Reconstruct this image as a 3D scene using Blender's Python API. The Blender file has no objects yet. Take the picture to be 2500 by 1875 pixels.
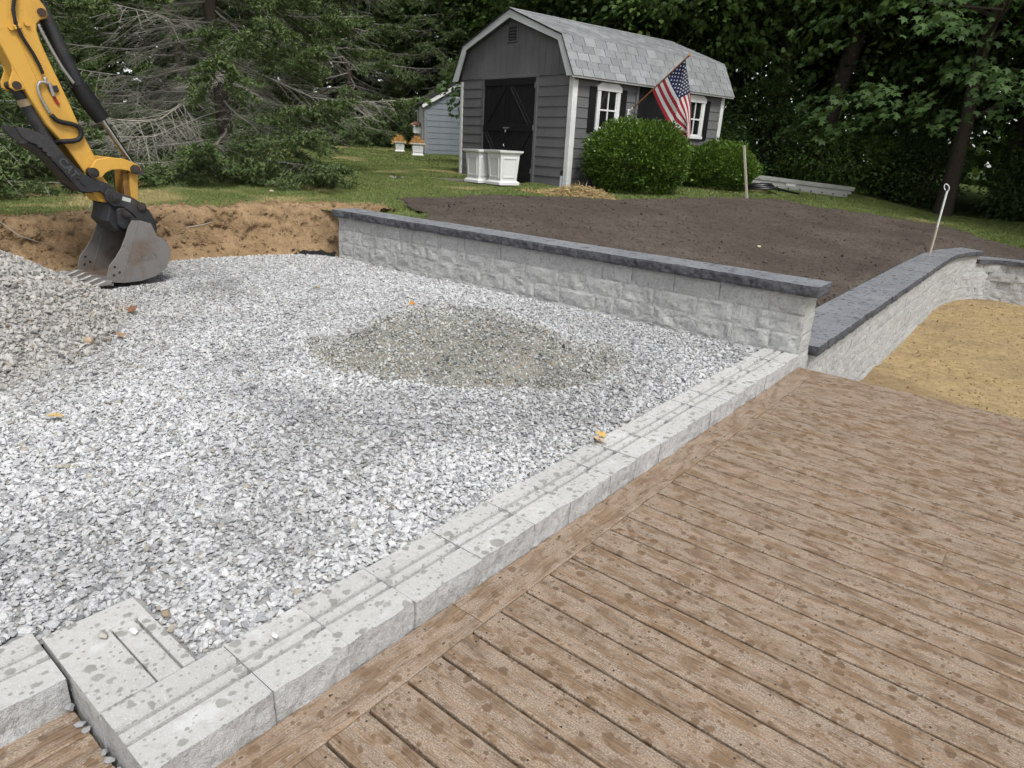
import bpy, bmesh, math, random
import numpy as np
from mathutils import Vector, Matrix
random.seed(7); RNG = np.random.default_rng(11)
sc = bpy.context.scene
COL = sc.collection
# ------------------------------------------------------------------ camera
cam_d = bpy.data.cameras.new('camera'); cam = bpy.data.objects.new('camera', cam_d); COL.objects.link(cam)
cam_d.sensor_width = 36; cam_d.sensor_fit = 'HORIZONTAL'; cam_d.lens = 23.41791; cam_d.clip_start = .05; cam_d.clip_end = 600
CAM_R = Matrix(((0.7729847, -0.2519684, 0.5822428), (0.6324879, 0.2344035, -0.7382507), (0.0495362, 0.938918, 0.3405572)))
CAM_C = Vector((1.18069, -0.77479, 1.52849))
cam.matrix_world = Matrix.Translation(CAM_C) @ CAM_R.to_4x4()
sc.camera = cam
sc.render.resolution_x, sc.render.resolution_y = 1024, 768
# ------------------------------------------------------------------ light
SUN_EL, SUN_AZ = math.radians(54), math.radians(-26)      # azimuth measured from +X towards +Y
sun_dir = Vector((math.cos(SUN_EL)*math.cos(SUN_AZ), math.cos(SUN_EL)*math.sin(SUN_AZ), math.sin(SUN_EL)))
world = bpy.data.worlds.new('World'); sc.world = world; world.use_nodes = True
wn = world.node_tree; wn.nodes.clear()
sky = wn.nodes.new('ShaderNodeTexSky'); sky.sky_type = 'NISHITA'; sky.sun_disc = False
sky.sun_elevation = SUN_EL; sky.sun_rotation = math.pi/2 - SUN_AZ; sky.air_density = 1.0; sky.dust_density = 1.0; sky.ozone_density = 1.0
hs = wn.nodes.new('ShaderNodeHueSaturation'); hs.inputs['Saturation'].default_value = .16
bg = wn.nodes.new('ShaderNodeBackground'); bg.inputs['Strength'].default_value = .105
wo = wn.nodes.new('ShaderNodeOutputWorld')
wn.links.new(sky.outputs[0], hs.inputs['Color']); wn.links.new(hs.outputs[0], bg.inputs[0]); wn.links.new(bg.outputs[0], wo.inputs[0])
sl = bpy.data.lights.new('sun', 'SUN'); sl.energy = 1.5; sl.angle = math.radians(17); sl.color = (1, .98, .945)
so = bpy.data.objects.new('sun', sl); COL.objects.link(so); so.location = (5, 0, 20)
so.rotation_euler = (-sun_dir).to_track_quat('-Z', 'Y').to_euler()
vs = sc.view_settings; vs.view_transform = 'Standard'; vs.look = 'None'; vs.gamma = 1; vs.use_curve_mapping = False
vs.exposure = .88
sc.render.engine = 'CYCLES'
cy = sc.cycles; cy.max_bounces = 4; cy.diffuse_bounces = 2; cy.glossy_bounces = 2; cy.transmission_bounces = 4; cy.transparent_max_bounces = 6
cy.caustics_reflective = False; cy.caustics_refractive = False; cy.use_denoising = True; cy.use_adaptive_sampling = True; cy.adaptive_threshold = .03
cy.sample_clamp_indirect = 6
# ------------------------------------------------------------------ tools
def hashn(ix, iy, iz, s=0):
    h = (ix.astype(np.int64)*374761393 + iy.astype(np.int64)*668265263 + iz.astype(np.int64)*2147483647 + s*1274126177) & 0xffffffff
    h = ((h ^ (h >> 13))*1274126177) & 0xffffffff
    h = ((h ^ (h >> 16))*2246822519) & 0xffffffff
    return ((h ^ (h >> 15)) & 0xffffff)/float(0xffffff)
def vn(p, s=0):
    p = np.asarray(p, float); i = np.floor(p).astype(np.int64); f = p - i; f = f*f*(3-2*f)
    x, y, z = i[..., 0], i[..., 1], i[..., 2]; fx, fy, fz = f[..., 0], f[..., 1], f[..., 2]
    def L(a, b, t): return a + (b-a)*t
    c = lambda a, b, d: hashn(x+a, y+b, z+d, s)
    return L(L(L(c(0,0,0), c(1,0,0), fx), L(c(0,1,0), c(1,1,0), fx), fy), L(L(c(0,0,1), c(1,0,1), fx), L(c(0,1,1), c(1,1,1), fx), fy), fz)*2-1
def fbm(p, o=4, s=0, g=.5):
    p = np.asarray(p, float); r = 0; a = 1.; 
    for k in range(o): r = r + a*vn(p*2.03**k + 17.3*k, s+k); a *= g
    return r
def fbm2(x, y, sc_=1., o=4, s=0, g=.5):
    x, y = np.broadcast_arrays(np.asarray(x, float), np.asarray(y, float))
    return fbm(np.stack([x*sc_, y*sc_, np.zeros_like(x)+.37], -1), o, s, g)
def sst(a, b, x):
    t = np.clip((x-a)/(b-a), 0, 1); return t*t*(3-2*t)
def link_mesh(name, verts, faces, mats=None, parent=None, smooth=False, mi=None, sharp=None, loc=None):
    me = bpy.data.meshes.new(name)
    me.from_pydata([tuple(v) for v in verts] if not isinstance(verts, np.ndarray) else verts.tolist(), [], faces if not isinstance(faces, np.ndarray) else faces.tolist())
    return link_data(name, me, mats, parent, smooth, mi, sharp, loc)
def link_data(name, me, mats=None, parent=None, smooth=False, mi=None, sharp=None, loc=None):
    if mats is not None:
        for m in (mats if isinstance(mats, (list, tuple)) else [mats]): me.materials.append(m)
    n = len(me.polygons)
    if mi is not None: me.polygons.foreach_set('material_index', np.asarray(mi, np.int32))
    if smooth:
        me.polygons.foreach_set('use_smooth', np.ones(n, bool))
        if sharp is not None: me.set_sharp_from_angle(angle=math.radians(sharp))
    me.update()
    o = bpy.data.objects.new(name, me); COL.objects.link(o)
    if parent is not None: o.parent = parent
    if loc is not None: o.location = loc
    return o
def inst(name, me, parent=None, loc=(0,0,0), rz=0., scale=None, rot=None):
    o = bpy.data.objects.new(name, me); COL.objects.link(o)
    if parent is not None: o.parent = parent
    o.location = loc; o.rotation_euler = rot if rot is not None else (0, 0, rz)
    if scale is not None: o.scale = scale
    return o
def tag(o, label=None, cat=None, group=None, kind=None):
    if label: o['label'] = label
    if cat: o['category'] = cat
    if group: o['group'] = group
    if kind: o['kind'] = kind
    return o
def thing(name, label, cat, loc=(0,0,0), rz=0, group=None):
    o = bpy.data.objects.new(name, None); COL.objects.link(o); o.empty_display_size = .1
    o.location = loc; o.rotation_euler = (0, 0, rz)
    o['kind'] = 'thing'
    return tag(o, label, cat, group)
class MB:
    """collects shapes into one mesh"""
    def __init__(s): s.v = []; s.f = []; s.m = []
    def add(s, vs_, fs, mi=0):
        b = len(s.v); s.v += [tuple(v) for v in vs_]; s.f += [tuple(i+b for i in f) for f in fs]; s.m += [mi]*len(fs); return s
    def box(s, a, b, mi=0, bev=0.):
        x0, y0, z0 = a; x1, y1, z1 = b
        if bev <= 0:
            return s.add([(x0,y0,z0),(x1,y0,z0),(x1,y1,z0),(x0,y1,z0),(x0,y0,z1),(x1,y0,z1),(x1,y1,z1),(x0,y1,z1)],
                         [(0,3,2,1),(4,5,6,7),(0,1,5,4),(1,2,6,5),(2,3,7,6),(3,0,4,7)], mi)
        bm = bmesh.new(); bmesh.ops.create_cube(bm, size=1)
        for v in bm.verts: v.co = Vector(((x0+x1)/2+v.co.x*(x1-x0), (y0+y1)/2+v.co.y*(y1-y0), (z0+z1)/2+v.co.z*(z1-z0)))
        bmesh.ops.bevel(bm, geom=bm.edges[:], offset=bev, segments=1, affect='EDGES', clamp_overlap=True)
        return s.bm(bm, mi)
    def bm(s, bm, mi=0, mat=None):
        bm.verts.index_update(); vs_ = [(mat @ v.co if mat else v.co.copy()) for v in bm.verts]; fs = [[v.index for v in f.verts] for f in bm.faces]; bm.free()
        return s.add(vs_, fs, mi)
    def obox(s, c, size, rot, mi=0, bev=0.):
        t = MB().box((-size[0]/2,-size[1]/2,-size[2]/2), (size[0]/2,size[1]/2,size[2]/2), 0, bev)
        M = rot.to_matrix() if hasattr(rot, 'to_matrix') else rot
        return s.add([M @ Vector(v) + Vector(c) for v in t.v], t.f, mi)
    def prism(s, poly, fn, a, b, mi=0, bev=0.):
        """poly: 2D points (counter-clockwise seen with depth a in front); fn(u, v, d) -> 3D"""
        n = len(poly); bm = bmesh.new()
        A = [bm.verts.new(fn(u, v, a)) for u, v in poly]; B = [bm.verts.new(fn(u, v, b)) for u, v in poly]
        bm.faces.new(A); bm.faces.new(B[::-1])
        for i in range(n): bm.faces.new((A[i], B[i], B[(i+1) % n], A[(i+1) % n]))
        bmesh.ops.recalc_face_normals(bm, faces=bm.faces[:])
        if bev > 0:
            rim = [e for e in bm.edges if len({f for f in e.link_faces if len(f.verts) == n}) == 1]
            bmesh.ops.bevel(bm, geom=rim, offset=bev, segments=1, affect='EDGES', clamp_overlap=True)
        bmesh.ops.triangulate(bm, faces=[f for f in bm.faces if len(f.verts) > 4])
        return s.bm(bm, mi)
    def tube(s, pts, r, n=8, mi=0, cap=True):
        pts = [Vector(p) for p in pts]; rs = r if isinstance(r, (list, tuple, np.ndarray)) else [r]*len(pts)
        ring = []; up = None
        for i, p in enumerate(pts):
            d = (pts[min(i+1, len(pts)-1)] - pts[max(i-1, 0)])
            d = d.normalized() if d.length > 1e-9 else Vector((0,0,1))
            if up is None: up = Vector((0,0,1)) if abs(d.z) < .9 else Vector((1,0,0))
            sx = d.cross(up); sx = sx.normalized() if sx.length > 1e-6 else d.orthogonal().normalized(); up2 = sx.cross(d).normalized(); up = up2
            ring.append([p + (sx*math.cos(2*math.pi*k/n) + up2*math.sin(2*math.pi*k/n))*rs[i] for k in range(n)])
        vs_ = [v for q in ring for v in q]; fs = []
        for i in range(len(pts)-1):
            for k in range(n): fs.append((i*n+k, i*n+(k+1) % n, (i+1)*n+(k+1) % n, (i+1)*n+k))
        if cap: fs.append(tuple(range(n))[::-1]); fs.append(tuple((len(pts)-1)*n+k for k in range(n)))
        return s.add(vs_, fs, mi)
    def cyl(s, a, b, r, n=16, mi=0): return s.tube([a, b], r, n, mi)
    def build(s, name, mats, parent=None, smooth=False, sharp=35, loc=None):
        return link_mesh(name, s.v, s.f, mats, parent, smooth, s.m if isinstance(mats, (list, tuple)) and len(mats) > 1 else None, sharp if smooth else None, loc)
    def mesh(s, name, mats, smooth=False, sharp=35):
        me = bpy.data.meshes.new(name); me.from_pydata(s.v, [], s.f)
        for m in (mats if isinstance(mats, (list, tuple)) else [mats]): me.materials.append(m)
        if isinstance(mats, (list, tuple)) and len(mats) > 1: me.polygons.foreach_set('material_index', np.asarray(s.m, np.int32))
        if smooth:
            me.polygons.foreach_set('use_smooth', np.ones(len(me.polygons), bool)); me.set_sharp_from_angle(angle=math.radians(sharp))
        me.update(); return me
# ------------------------------------------------------------------ materials
class NT:
    def __init__(s, name):
        s.mat = bpy.data.materials.new(name); s.mat.use_nodes = True; s.t = s.mat.node_tree; s.t.nodes.clear()
        s.out = s.t.nodes.new('ShaderNodeOutputMaterial'); s.b = s.t.nodes.new('ShaderNodeBsdfPrincipled'); s.t.links.new(s.b.outputs[0], s.out.inputs[0])
        s.b.inputs['Specular IOR Level'].default_value = .3
    def n(s, ty, **kw):
        nd = s.t.nodes.new('ShaderNode'+ty)
        for k, v in kw.items():
            if k in nd.inputs: s.set(nd.inputs[k], v)
            elif hasattr(nd, k): setattr(nd, k, v)
            else: s.set(nd.inputs[k.replace('_', ' ')], v)
        return nd
    def set(s, inp, v):
        if isinstance(v, bpy.types.NodeSocket): s.t.links.new(v, inp)
        elif isinstance(v, bpy.types.Node): s.t.links.new(v.outputs[0], inp)
        elif isinstance(v, (tuple, list)) and inp.type == 'RGBA' and len(v) == 3: inp.default_value = (*v, 1)
        else: inp.default_value = v
    def coord(s, kind='Object', scale=None, loc=None):
        c = s.n('TexCoord').outputs[kind]
        if scale is None and loc is None: return c
        m = s.n('Mapping', Vector=c)
        if scale is not None: m.inputs['Scale'].default_value = scale if isinstance(scale, (tuple, list)) else (scale,)*3
        if loc is not None: s.set(m.inputs['Location'], loc)
        return m.outputs[0]
    def noise(s, v, scale, detail=4, rough=.55, dist=0.): return s.n('TexNoise', Vector=v, Scale=scale, Detail=detail, Roughness=rough, Distortion=dist).outputs[0]
    def ramp(s, f, stops, interp='LINEAR'):
        r = s.n('ValToRGB', Fac=f); e = r.color_ramp.elements; r.color_ramp.interpolation = interp
        while len(e) > 1: e.remove(e[0])
        e[0].position = stops[0][0]; e[0].color = col(stops[0][1])
        for p, c in stops[1:]: q = e.new(p); q.color = col(c)
        return r.outputs[0]
    def mix(s, f, a, b, mode='MIX'):
        m = s.n('Mix', data_type='RGBA', blend_type=mode); s.set(m.inputs[0], f); s.set(m.inputs[6], a if not isinstance(a, (float, int)) else (a, a, a)); s.set(m.inputs[7], b if not isinstance(b, (float, int)) else (b, b, b)); return m.outputs[2]
    def math(s, op, a, b=0., c=None, clamp=False):
        m = s.n('Math', operation=op, use_clamp=clamp); s.set(m.inputs[0], a); s.set(m.inputs[1], b)
        if c is not None: s.set(m.inputs[2], c)
        return m.outputs[0]
    def bump(s, h, strength=.5, dist=.01, normal=None):
        b = s.n('Bump', Strength=strength, Distance=dist, Height=h)
        if normal is not None: s.set(b.inputs['Normal'], normal)
        return b.outputs[0]
    def rand(s): return s.n('ObjectInfo').outputs['Random']
    def attr(s, name, ty='GEOMETRY'):
        a = s.n('Attribute'); a.attribute_name = name; a.attribute_type = ty; return a
    def fin(s, color=None, rough=None, normal=None, metal=None, spec=None):
        if color is not None: s.set(s.b.inputs['Base Color'], color)
        if rough is not None: s.set(s.b.inputs['Roughness'], rough)
        if normal is not None: s.set(s.b.inputs['Normal'], normal)
        if metal is not None: s.set(s.b.inputs['Metallic'], metal)
        if spec is not None: s.set(s.b.inputs['Specular IOR Level'], spec)
        return s.mat
    def spots(s, v, scale, keep, rmin, rmax, edge=.05, wob=.25):
        """rain-drop marks: 1 inside a drop, 0 outside"""
        nz = s.n('TexNoise', Vector=v, Scale=scale*2.2, Detail=2)
        w = s.n('VectorMath', operation='MULTIPLY_ADD'); s.set(w.inputs[0], nz.outputs['Color']); w.inputs[1].default_value = (wob/scale,)*3; s.set(w.inputs[2], v)
        vo = s.n('TexVoronoi', Vector=w.outputs[0], Scale=scale, Randomness=1.)
        sp = s.n('SeparateColor', Color=vo.outputs['Color'])
        r = s.n('MapRange'); s.set(r.inputs[0], sp.outputs[0]); r.inputs[1].default_value = 0; r.inputs[2].default_value = 1; r.inputs[3].default_value = rmin; r.inputs[4].default_value = rmax
        d = s.math('SUBTRACT', r.outputs[0], vo.outputs['Distance'])
        m = s.n('MapRange', clamp=True); s.set(m.inputs[0], d); m.inputs[1].default_value = 0; m.inputs[2].default_value = edge; 
        k = s.math('LESS_THAN', sp.outputs[1], keep)
        return s.math('MULTIPLY', m.outputs[0], k)
def col(c):
    if isinstance(c, (int, float)): return (c, c, c, 1)
    return (*c, 1) if len(c) == 3 else c
def srgb(r, g, b): return tuple(((c/255)/12.92 if c/255 <= .04045 else ((c/255+.055)/1.055)**2.4) for c in (r, g, b))
MATS = {}
def plain(name, color, rough=.6, metal=0., nscale=30., var=.12, bump=.15, bdist=.002, spec=.3):
    if name in MATS: return MATS[name]
    t = NT(name); v = t.coord(); nz = t.noise(v, nscale, 5, .6); big = t.noise(v, nscale*.13, 3)
    c = t.mix(t.math('MULTIPLY', t.math('ADD', nz, big), .5), tuple(x*(1-var*2.2) for x in color), tuple(min(1, x*(1+var*2.0)) for x in color))
    MATS[name] = t.fin(c, rough, t.bump(nz, bump, bdist), metal, spec); return MATS[name]
# ------------------------------------------------------------------ lie of the land
def zU(x, y):
    x = np.asarray(x, float); y = np.asarray(y, float)
    pl = .53 + .004*np.clip(-7-x, -8, 40) + .0217*np.clip(y-2, -12, 24) + .0007*np.clip(-10-x, 0, 14)**2
    low = .075 + .018*np.clip(y-6, 0, 30); k = sst(-5.5, -.6, x)
    z = pl*(1-k) + np.minimum(low, pl)*k
    far = -.10 + .09*np.clip(y-14.8, 0, 9); j = sst(-.9, .5, x)*sst(13.2, 14.6, y)      # ground falls to the stepped-down end of the curved wall
    return z*(1-j) + np.minimum(z, far)*j
def heap_h(x, y):
    d = np.hypot(x+5.2, y+.5) + .12*fbm2(x, y, 1.3, 3, 5)
    return np.maximum(0, np.minimum((2.07-d)*.62, 1.08-.1*d*d*.5))
def mound_h(x, y):
    a = math.radians(38); u = (x+1.98)*math.cos(a)+(y-2.68)*math.sin(a); v = -(x+1.98)*math.sin(a)+(y-2.68)*math.cos(a)
    d = np.hypot(u/1.2, v/.80) + .17*fbm2(x, y, 1.7, 4, 8)
    return .29*sst(1.03, .12, d)
def zg(x, y):
    x = np.asarray(x, float); y = np.asarray(y, float)
    return .084 + .0065*np.clip(x+.42, -6, 0) + .013*fbm2(x, y, .9, 3, 2) + heap_h(x, y)
def project(P):
    d = (np.asarray(P, float) - np.array(CAM_C)) @ np.array(CAM_R)
    w = -d[:, 2]; f = cam_d.lens/36
    return .5 + f*d[:, 0]/np.maximum(w, 1e-6), .5 - f*d[:, 1]/np.maximum(w, 1e-6)*4/3, w
def inview(P, mx=.28, my=.2):
    u, v, w = project(P); return (w > .2) & (u > -mx) & (u < 1+mx) & (v > -my) & (v < 1+my)
def grid(name, xs, ys, zf, mats, keep=None, kind='structure', smooth=True, parent=None):
    X, Y = np.meshgrid(xs, ys); Z = zf(X, Y); nx, ny = len(xs), len(ys)
    V = np.stack([X, Y, Z], -1).reshape(-1, 3)
    i = np.arange(ny-1)[:, None]*nx + np.arange(nx-1)[None, :]; F = np.stack([i, i+1, i+nx+1, i+nx], -1).reshape(-1, 4)
    if keep is not None:
        c = V[F].mean(1); F = F[keep(c[:, 0], c[:, 1])]
        used = np.unique(F); re = -np.ones(len(V), int); re[used] = np.arange(len(used)); V = V[used]; F = re[F]
    o = link_mesh(name, V, F, mats, parent, smooth)
    if kind: o['kind'] = kind
    return o
def scatter(name, protos, P, rot, scl, idx, attrs=None, kind='stuff'):
    """one object of many tiny look-alikes (gravel, grass, clods)"""
    c = bpy.data.collections.new(name+'_shapes')
    for k, me in enumerate(protos): c.objects.link(bpy.data.objects.new('%s_shape_%02d' % (name, k), me))
    me = bpy.data.meshes.new(name); me.vertices.add(len(P)); me.vertices.foreach_set('co', np.asarray(P, np.float32).ravel())
    def A(n, ty, v):
        a = me.attributes.new(n, ty, 'POINT'); a.data.foreach_set('vector' if ty == 'FLOAT_VECTOR' else 'value', np.asarray(v).ravel())
    A('rot', 'FLOAT_VECTOR', np.asarray(rot, np.float32)); A('scl', 'FLOAT_VECTOR', np.asarray(scl, np.float32)); A('idx', 'INT', np.asarray(idx, np.int32))
    for k, v in (attrs or {}).items(): A(k, 'FLOAT', np.asarray(v, np.float32))
    me.update(); o = bpy.data.objects.new(name, me); COL.objects.link(o)
    g = bpy.data.node_groups.new(name, 'GeometryNodeTree')
    g.interface.new_socket('Geometry', in_out='INPUT', socket_type='NodeSocketGeometry'); g.interface.new_socket('Geometry', in_out='OUTPUT', socket_type='NodeSocketGeometry')
    N = g.nodes.new; gi = N('NodeGroupInput'); go = N('NodeGroupOutput'); ip = N('GeometryNodeInstanceOnPoints'); ci = N('GeometryNodeCollectionInfo')
    ci.inputs['Collection'].default_value = c; ci.inputs['Separate Children'].default_value = True; ci.inputs['Reset Children'].default_value = True
    def NA(n, ty): a = N('GeometryNodeInputNamedAttribute'); a.data_type = ty; a.inputs['Name'].default_value = n; return next(s for s in a.outputs if s.enabled and s.name == 'Attribute')
    er = N('FunctionNodeEulerToRotation'); L = g.links.new
    L(NA('rot', 'FLOAT_VECTOR'), er.inputs[0]); L(er.outputs[0], ip.inputs['Rotation']); L(NA('scl', 'FLOAT_VECTOR'), ip.inputs['Scale'])
    L(NA('idx', 'INT'), ip.inputs['Instance Index']); ip.inputs['Pick Instance'].default_value = True
    L(ci.outputs[0], ip.inputs['Instance']); L(gi.outputs[0], ip.inputs['Points']); L(ip.outputs[0], go.inputs[0])
    md = o.modifiers.new('scatter', 'NODES'); md.node_group = g
    if kind: o['kind'] = kind
    return o
def rock_mesh(name, seed, mat, flat=.72, npts=13, rnd=.35):
    r = np.random.default_rng(seed); bm = bmesh.new()
    for k in range(npts):
        v = r.normal(size=3); v /= np.linalg.norm(v); v *= 1 - rnd*r.random()
        bm.verts.new((v[0]*.5*(1+.25*(r.random()-.3)), v[1]*.5*.85, v[2]*.5*flat))
    h = bmesh.ops.convex_hull(bm, input=bm.verts[:])
    bmesh.ops.delete(bm, geom=[v for v in bm.verts if not v.link_faces], context='VERTS')
    bmesh.ops.bevel(bm, geom=[e for e in bm.edges if len(e.link_faces) == 2 and e.calc_face_angle() > .5], offset=.03, segments=1, affect='EDGES')
    bmesh.ops.triangulate(bm, faces=bm.faces[:])
    me = bpy.data.meshes.new(name); bm.to_mesh(me); bm.free(); me.materials.append(mat); return me
# ---- ground materials
def m_gravel(name, lo, mid, hi, odd, rough=.75):
    t = NT(name); v = t.coord(); rnd = t.rand(); r2 = t.math('FRACT', t.math('MULTIPLY', rnd, 37.77))
    c = t.ramp(rnd, [(0, lo), (.16, mid), (.62, hi), (.94, hi), (.975, odd), (1, odd)])
    nz = t.noise(v, 4.5, 5, .65); big = t.noise(v, 1.6, 3)
    c = t.mix(t.math('MULTIPLY', nz, .75), c, tuple(x*.5 for x in mid), 'MULTIPLY') if False else t.mix(t.ramp(nz, [(.5, 0.), (.7, .35)]), c, tuple(x*.42 for x in mid))
    c = t.mix(t.ramp(t.n('TexNoise', Vector=v, Scale=14, Detail=3).outputs[0], [(.62, 0.), (.74, .3)]), c, (.05, .052, .055))
    tone = t.attr('tone', 'INSTANCER').outputs['Fac']
    c = t.mix(tone, c, t.mix(.55, c, (.20, .175, .135)))
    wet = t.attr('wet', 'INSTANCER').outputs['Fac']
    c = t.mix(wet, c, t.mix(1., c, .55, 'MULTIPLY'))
    return t.fin(c, t.math('SUBTRACT', rough, t.math('MULTIPLY', wet, .25)), t.bump(nz, .35, .06), spec=.25)
M_STONE = m_gravel('crushed_stone', (.24,.248,.262), (.49,.495,.50), (.69,.694,.696), (.43,.39,.33))
M_STONE2 = m_gravel('heap_stone', (.19,.185,.18), (.40,.39,.37), (.55,.53,.50), (.36,.28,.20))
M_STONE3 = m_gravel('fine_stone', (.10,.11,.105), (.30,.31,.30), (.58,.58,.56), (.38,.30,.19))
def m_ground(name, a, b, c, scale=1., bs=.6, bd=.02, rough=.95, fine=60):
    t = NT(name); v = t.coord(); n1 = t.noise(v, .7*scale, 5, .6); n2 = t.noise(v, 9*scale, 6, .65); n3 = t.noise(v, fine, 3, .6)
    k = t.ramp(n1, [(.36, a), (.5, b), (.66, c)]); k = t.mix(t.ramp(n2, [(.35, .0), (.7, .65)]), k, tuple(x*.55 for x in a)); k = t.mix(t.ramp(n3, [(.55, 0.), (.75, .3)]), k, tuple(min(1, x*1.6) for x in c))
    h = t.math('ADD', t.math('MULTIPLY', n2, 1.), t.math('MULTIPLY', n3, .35)); return t.fin(k, rough, t.bump(h, bs, bd), spec=.15)
M_BED = m_ground('gravel_fines', (.34,.34,.34), (.40,.40,.395), (.44,.43,.42))
M_SOIL = m_ground('dark_loam', (.080,.064,.053), (.104,.084,.070), (.135,.112,.094), 1.2, .9, .02)
M_SAND = m_ground('yellow_sand', (.30,.22,.122), (.42,.31,.165), (.45,.33,.165), 1.1, .7, .02)
M_DIRT = m_ground('sandy_subsoil', (.31,.205,.112), (.42,.29,.165), (.24,.16,.095), 1.6, 1., .035)
t = NT('lawn_soil'); v = t.coord(); n1 = t.noise(v, .35, 4); n2 = t.noise(v, 6, 5, .7)
M_LAWN = t.fin(t.mix(t.ramp(n2, [(.4, 0.), (.65, .8)]), t.ramp(n1, [(.35, (.07,.105,.03)), (.52, (.105,.145,.045)), (.7, (.19,.18,.08))]), (.03,.045,.015)), .95, t.bump(n2, .6, .03), spec=.1)
M_WOODS = m_ground('leaf_litter', (.02,.017,.012), (.028,.022,.014), (.035,.028,.018), 1., .8, .05)
# ---- ground sheets
WALLX0, WALLX1, WALLY = -5.82, -.15, 4.45
bank_path = [(-7.1,-30.), (-6.75,-6.), (-6.72,-1.), (-6.82,1.), (-6.86,2.2), (-6.85,3.2), (-6.68,3.9), (-6.38,4.4), (-6.0,4.72), (-5.6,4.78)]
def poly_at(path, n):
    p = np.array(path); s = np.r_[0, np.cumsum(np.hypot(*np.diff(p, axis=0).T))]; q = np.linspace(0, s[-1], n)
    return np.stack([np.interp(q, s, p[:, k]) for k in range(p.shape[1])], 1)
xs = np.r_[np.linspace(-160, -40, 13), np.linspace(-38, -18, 11), np.arange(-17, -6.75, .25), np.arange(-6.7, -.5, .2), [-.58], np.arange(.2, 6, .6), np.linspace(7, 140, 14)]
ys = np.r_[np.linspace(-140, -12, 12), np.arange(-10, 4.4, .4), np.arange(4.6, 20, .25), np.linspace(21, 40, 14), np.linspace(45, 220, 12)]
def lawn_keep(x, y): return ((y > 4.62) & ((x < -.95) | (y > 14.9))) | ((y <= 4.62) & (x < -6.98))
SOIL = [(-4.7,4.70),(-5.1,5.35),(-5.9,5.75),(-6.7,6.25),(-6.75,6.6),(-6.35,7.3),(-6.45,8.1),(-5.9,8.75),(-5.15,9.1),(-4.75,10.),(-4.55,11.),(-4.25,13.2),(-3.6,14.6),(-2.7,15.7),(-1.2,16.9),(.1,16.3),(1.6,15.6),(4.,15.2),(4.,14.5),(.6,14.5),(.3,14.3),(.0,13.6),(-.25,12.9),(-.3,12.),(-.3,4.70)]
def inpoly(x, y, poly):
    x = np.asarray(x); y = np.asarray(y); r = np.zeros(np.broadcast(x, y).shape, bool); n = len(poly)
    for i in range(n):
        (x0, y0), (x1, y1) = poly[i], poly[(i+1) % n]
        if y0 == y1: continue
        c = ((y0 > y) != (y1 > y)) & (x < (x1-x0)*(y-y0)/(y1-y0) + x0); r ^= c
    return r
def cap_back(y): return np.interp(y, [4.7, 11., 12.4, 13., 13.55, 14.1, 14.5, 14.75, 14.85], [-.57, -.593, -.595, -.57, -.48, -.27, -.02, .2, 99.])
def soil_mask(x, y):
    w = np.minimum(1, np.clip(np.asarray(y)-4.74, 0, 2)/1.5)
    return inpoly(x + .22*w*fbm2(x, y, 1.3, 4, 21), y + .25*w*fbm2(x, y, 1.3, 4, 31), SOIL) & ~(np.asarray(x) > cap_back(y) + .16)
def zsoil(x, y): return zU(x, y) + .022 + .016*fbm2(x, y, 2.2, 5, 9, .6) - .3*sst(cap_back(y)-.03, cap_back(y)+.10, np.asarray(x))
grid('lawn', xs, ys, lambda x, y: zU(x, y) + .012*fbm2(x, y, .6, 3, 4) - .07*soil_mask(x, y), M_LAWN, lawn_keep)
grid('topsoil', np.arange(-7.2, 4.1, .07), np.arange(4.70, 17.3, .07), zsoil, M_SOIL, soil_mask)
grid('gravel_bed', np.r_[np.arange(-7.3, -.84, .09), [-.84], np.arange(-.75, -.3, .09)], np.r_[np.linspace(-30, -5, 12), np.arange(-4.5, -.37, .09), [-.36], np.arange(-.3, 4.66, .09)], lambda x, y: zg(x, y) - .010, M_BED, lambda x, y: ~((x > -.84) & (y < -.36)) )
def zs(x, y): return -.80 + .035*fbm2(x, y, .8, 4, 15) + .016*fbm2(x, y, 4, 4, 16, .6)
grid('sand_ground', np.r_[[-.35], np.arange(-.2, 3.2, .08), np.linspace(3.4, 30, 12)], np.r_[np.linspace(-30, 3, 10), np.arange(3.2, 14.9, .08)], zs, M_SAND)
# cut bank of raw subsoil below the lawn
bp_ = poly_at(bank_path[1:], 420); nrm = np.gradient(bp_, axis=0); nrm = np.stack([-nrm[:, 1], nrm[:, 0]], 1); nrm /= np.linalg.norm(nrm, axis=1)[:, None]  # points away from the pit
rows = []
prof = [(-.32,-.06),(-.14,.02),(-.05,.10),(.02,.22),(.06,.36),(.10,.47),(.15,.545),(.22,.575),(.32,.565),(.45,.535),(.56,.50)]
prof = poly_at(prof, 34)
for (d, h) in prof:
    px = bp_ + nrm*d; top = zU(px[:, 0], px[:, 1]) + .012
    z = np.where(h < .545, h/.545*(top+.03), top+.03-(d-.15)*.09)
    amp = .5*sst(-.3, 0, d)*sst(.62, .3, d) + .08
    s3 = np.stack([px[:, 0]*3.2, px[:, 1]*3.2, z*3.2], -1); dn = fbm(s3, 5, 3, .6)*.15*amp + np.abs(fbm(s3*3.1, 4, 13, .6))*.07*amp
    px = px + nrm*(dn*.9 - .0)[:, None]; rows.append(np.stack([px[:, 0], px[:, 1], z + dn*.55], 1))
V = np.stack(rows).reshape(-1, 3); n = len(bp_); i = np.arange(len(rows)-1)[:, None]*n + np.arange(n-1)[None, :]
F = np.stack([i, i+1, i+n+1, i+n], -1).reshape(-1, 4); 
bank = link_mesh('dirt_bank', V, F, M_DIRT, None, True); bank['kind'] = 'structure'
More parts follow.
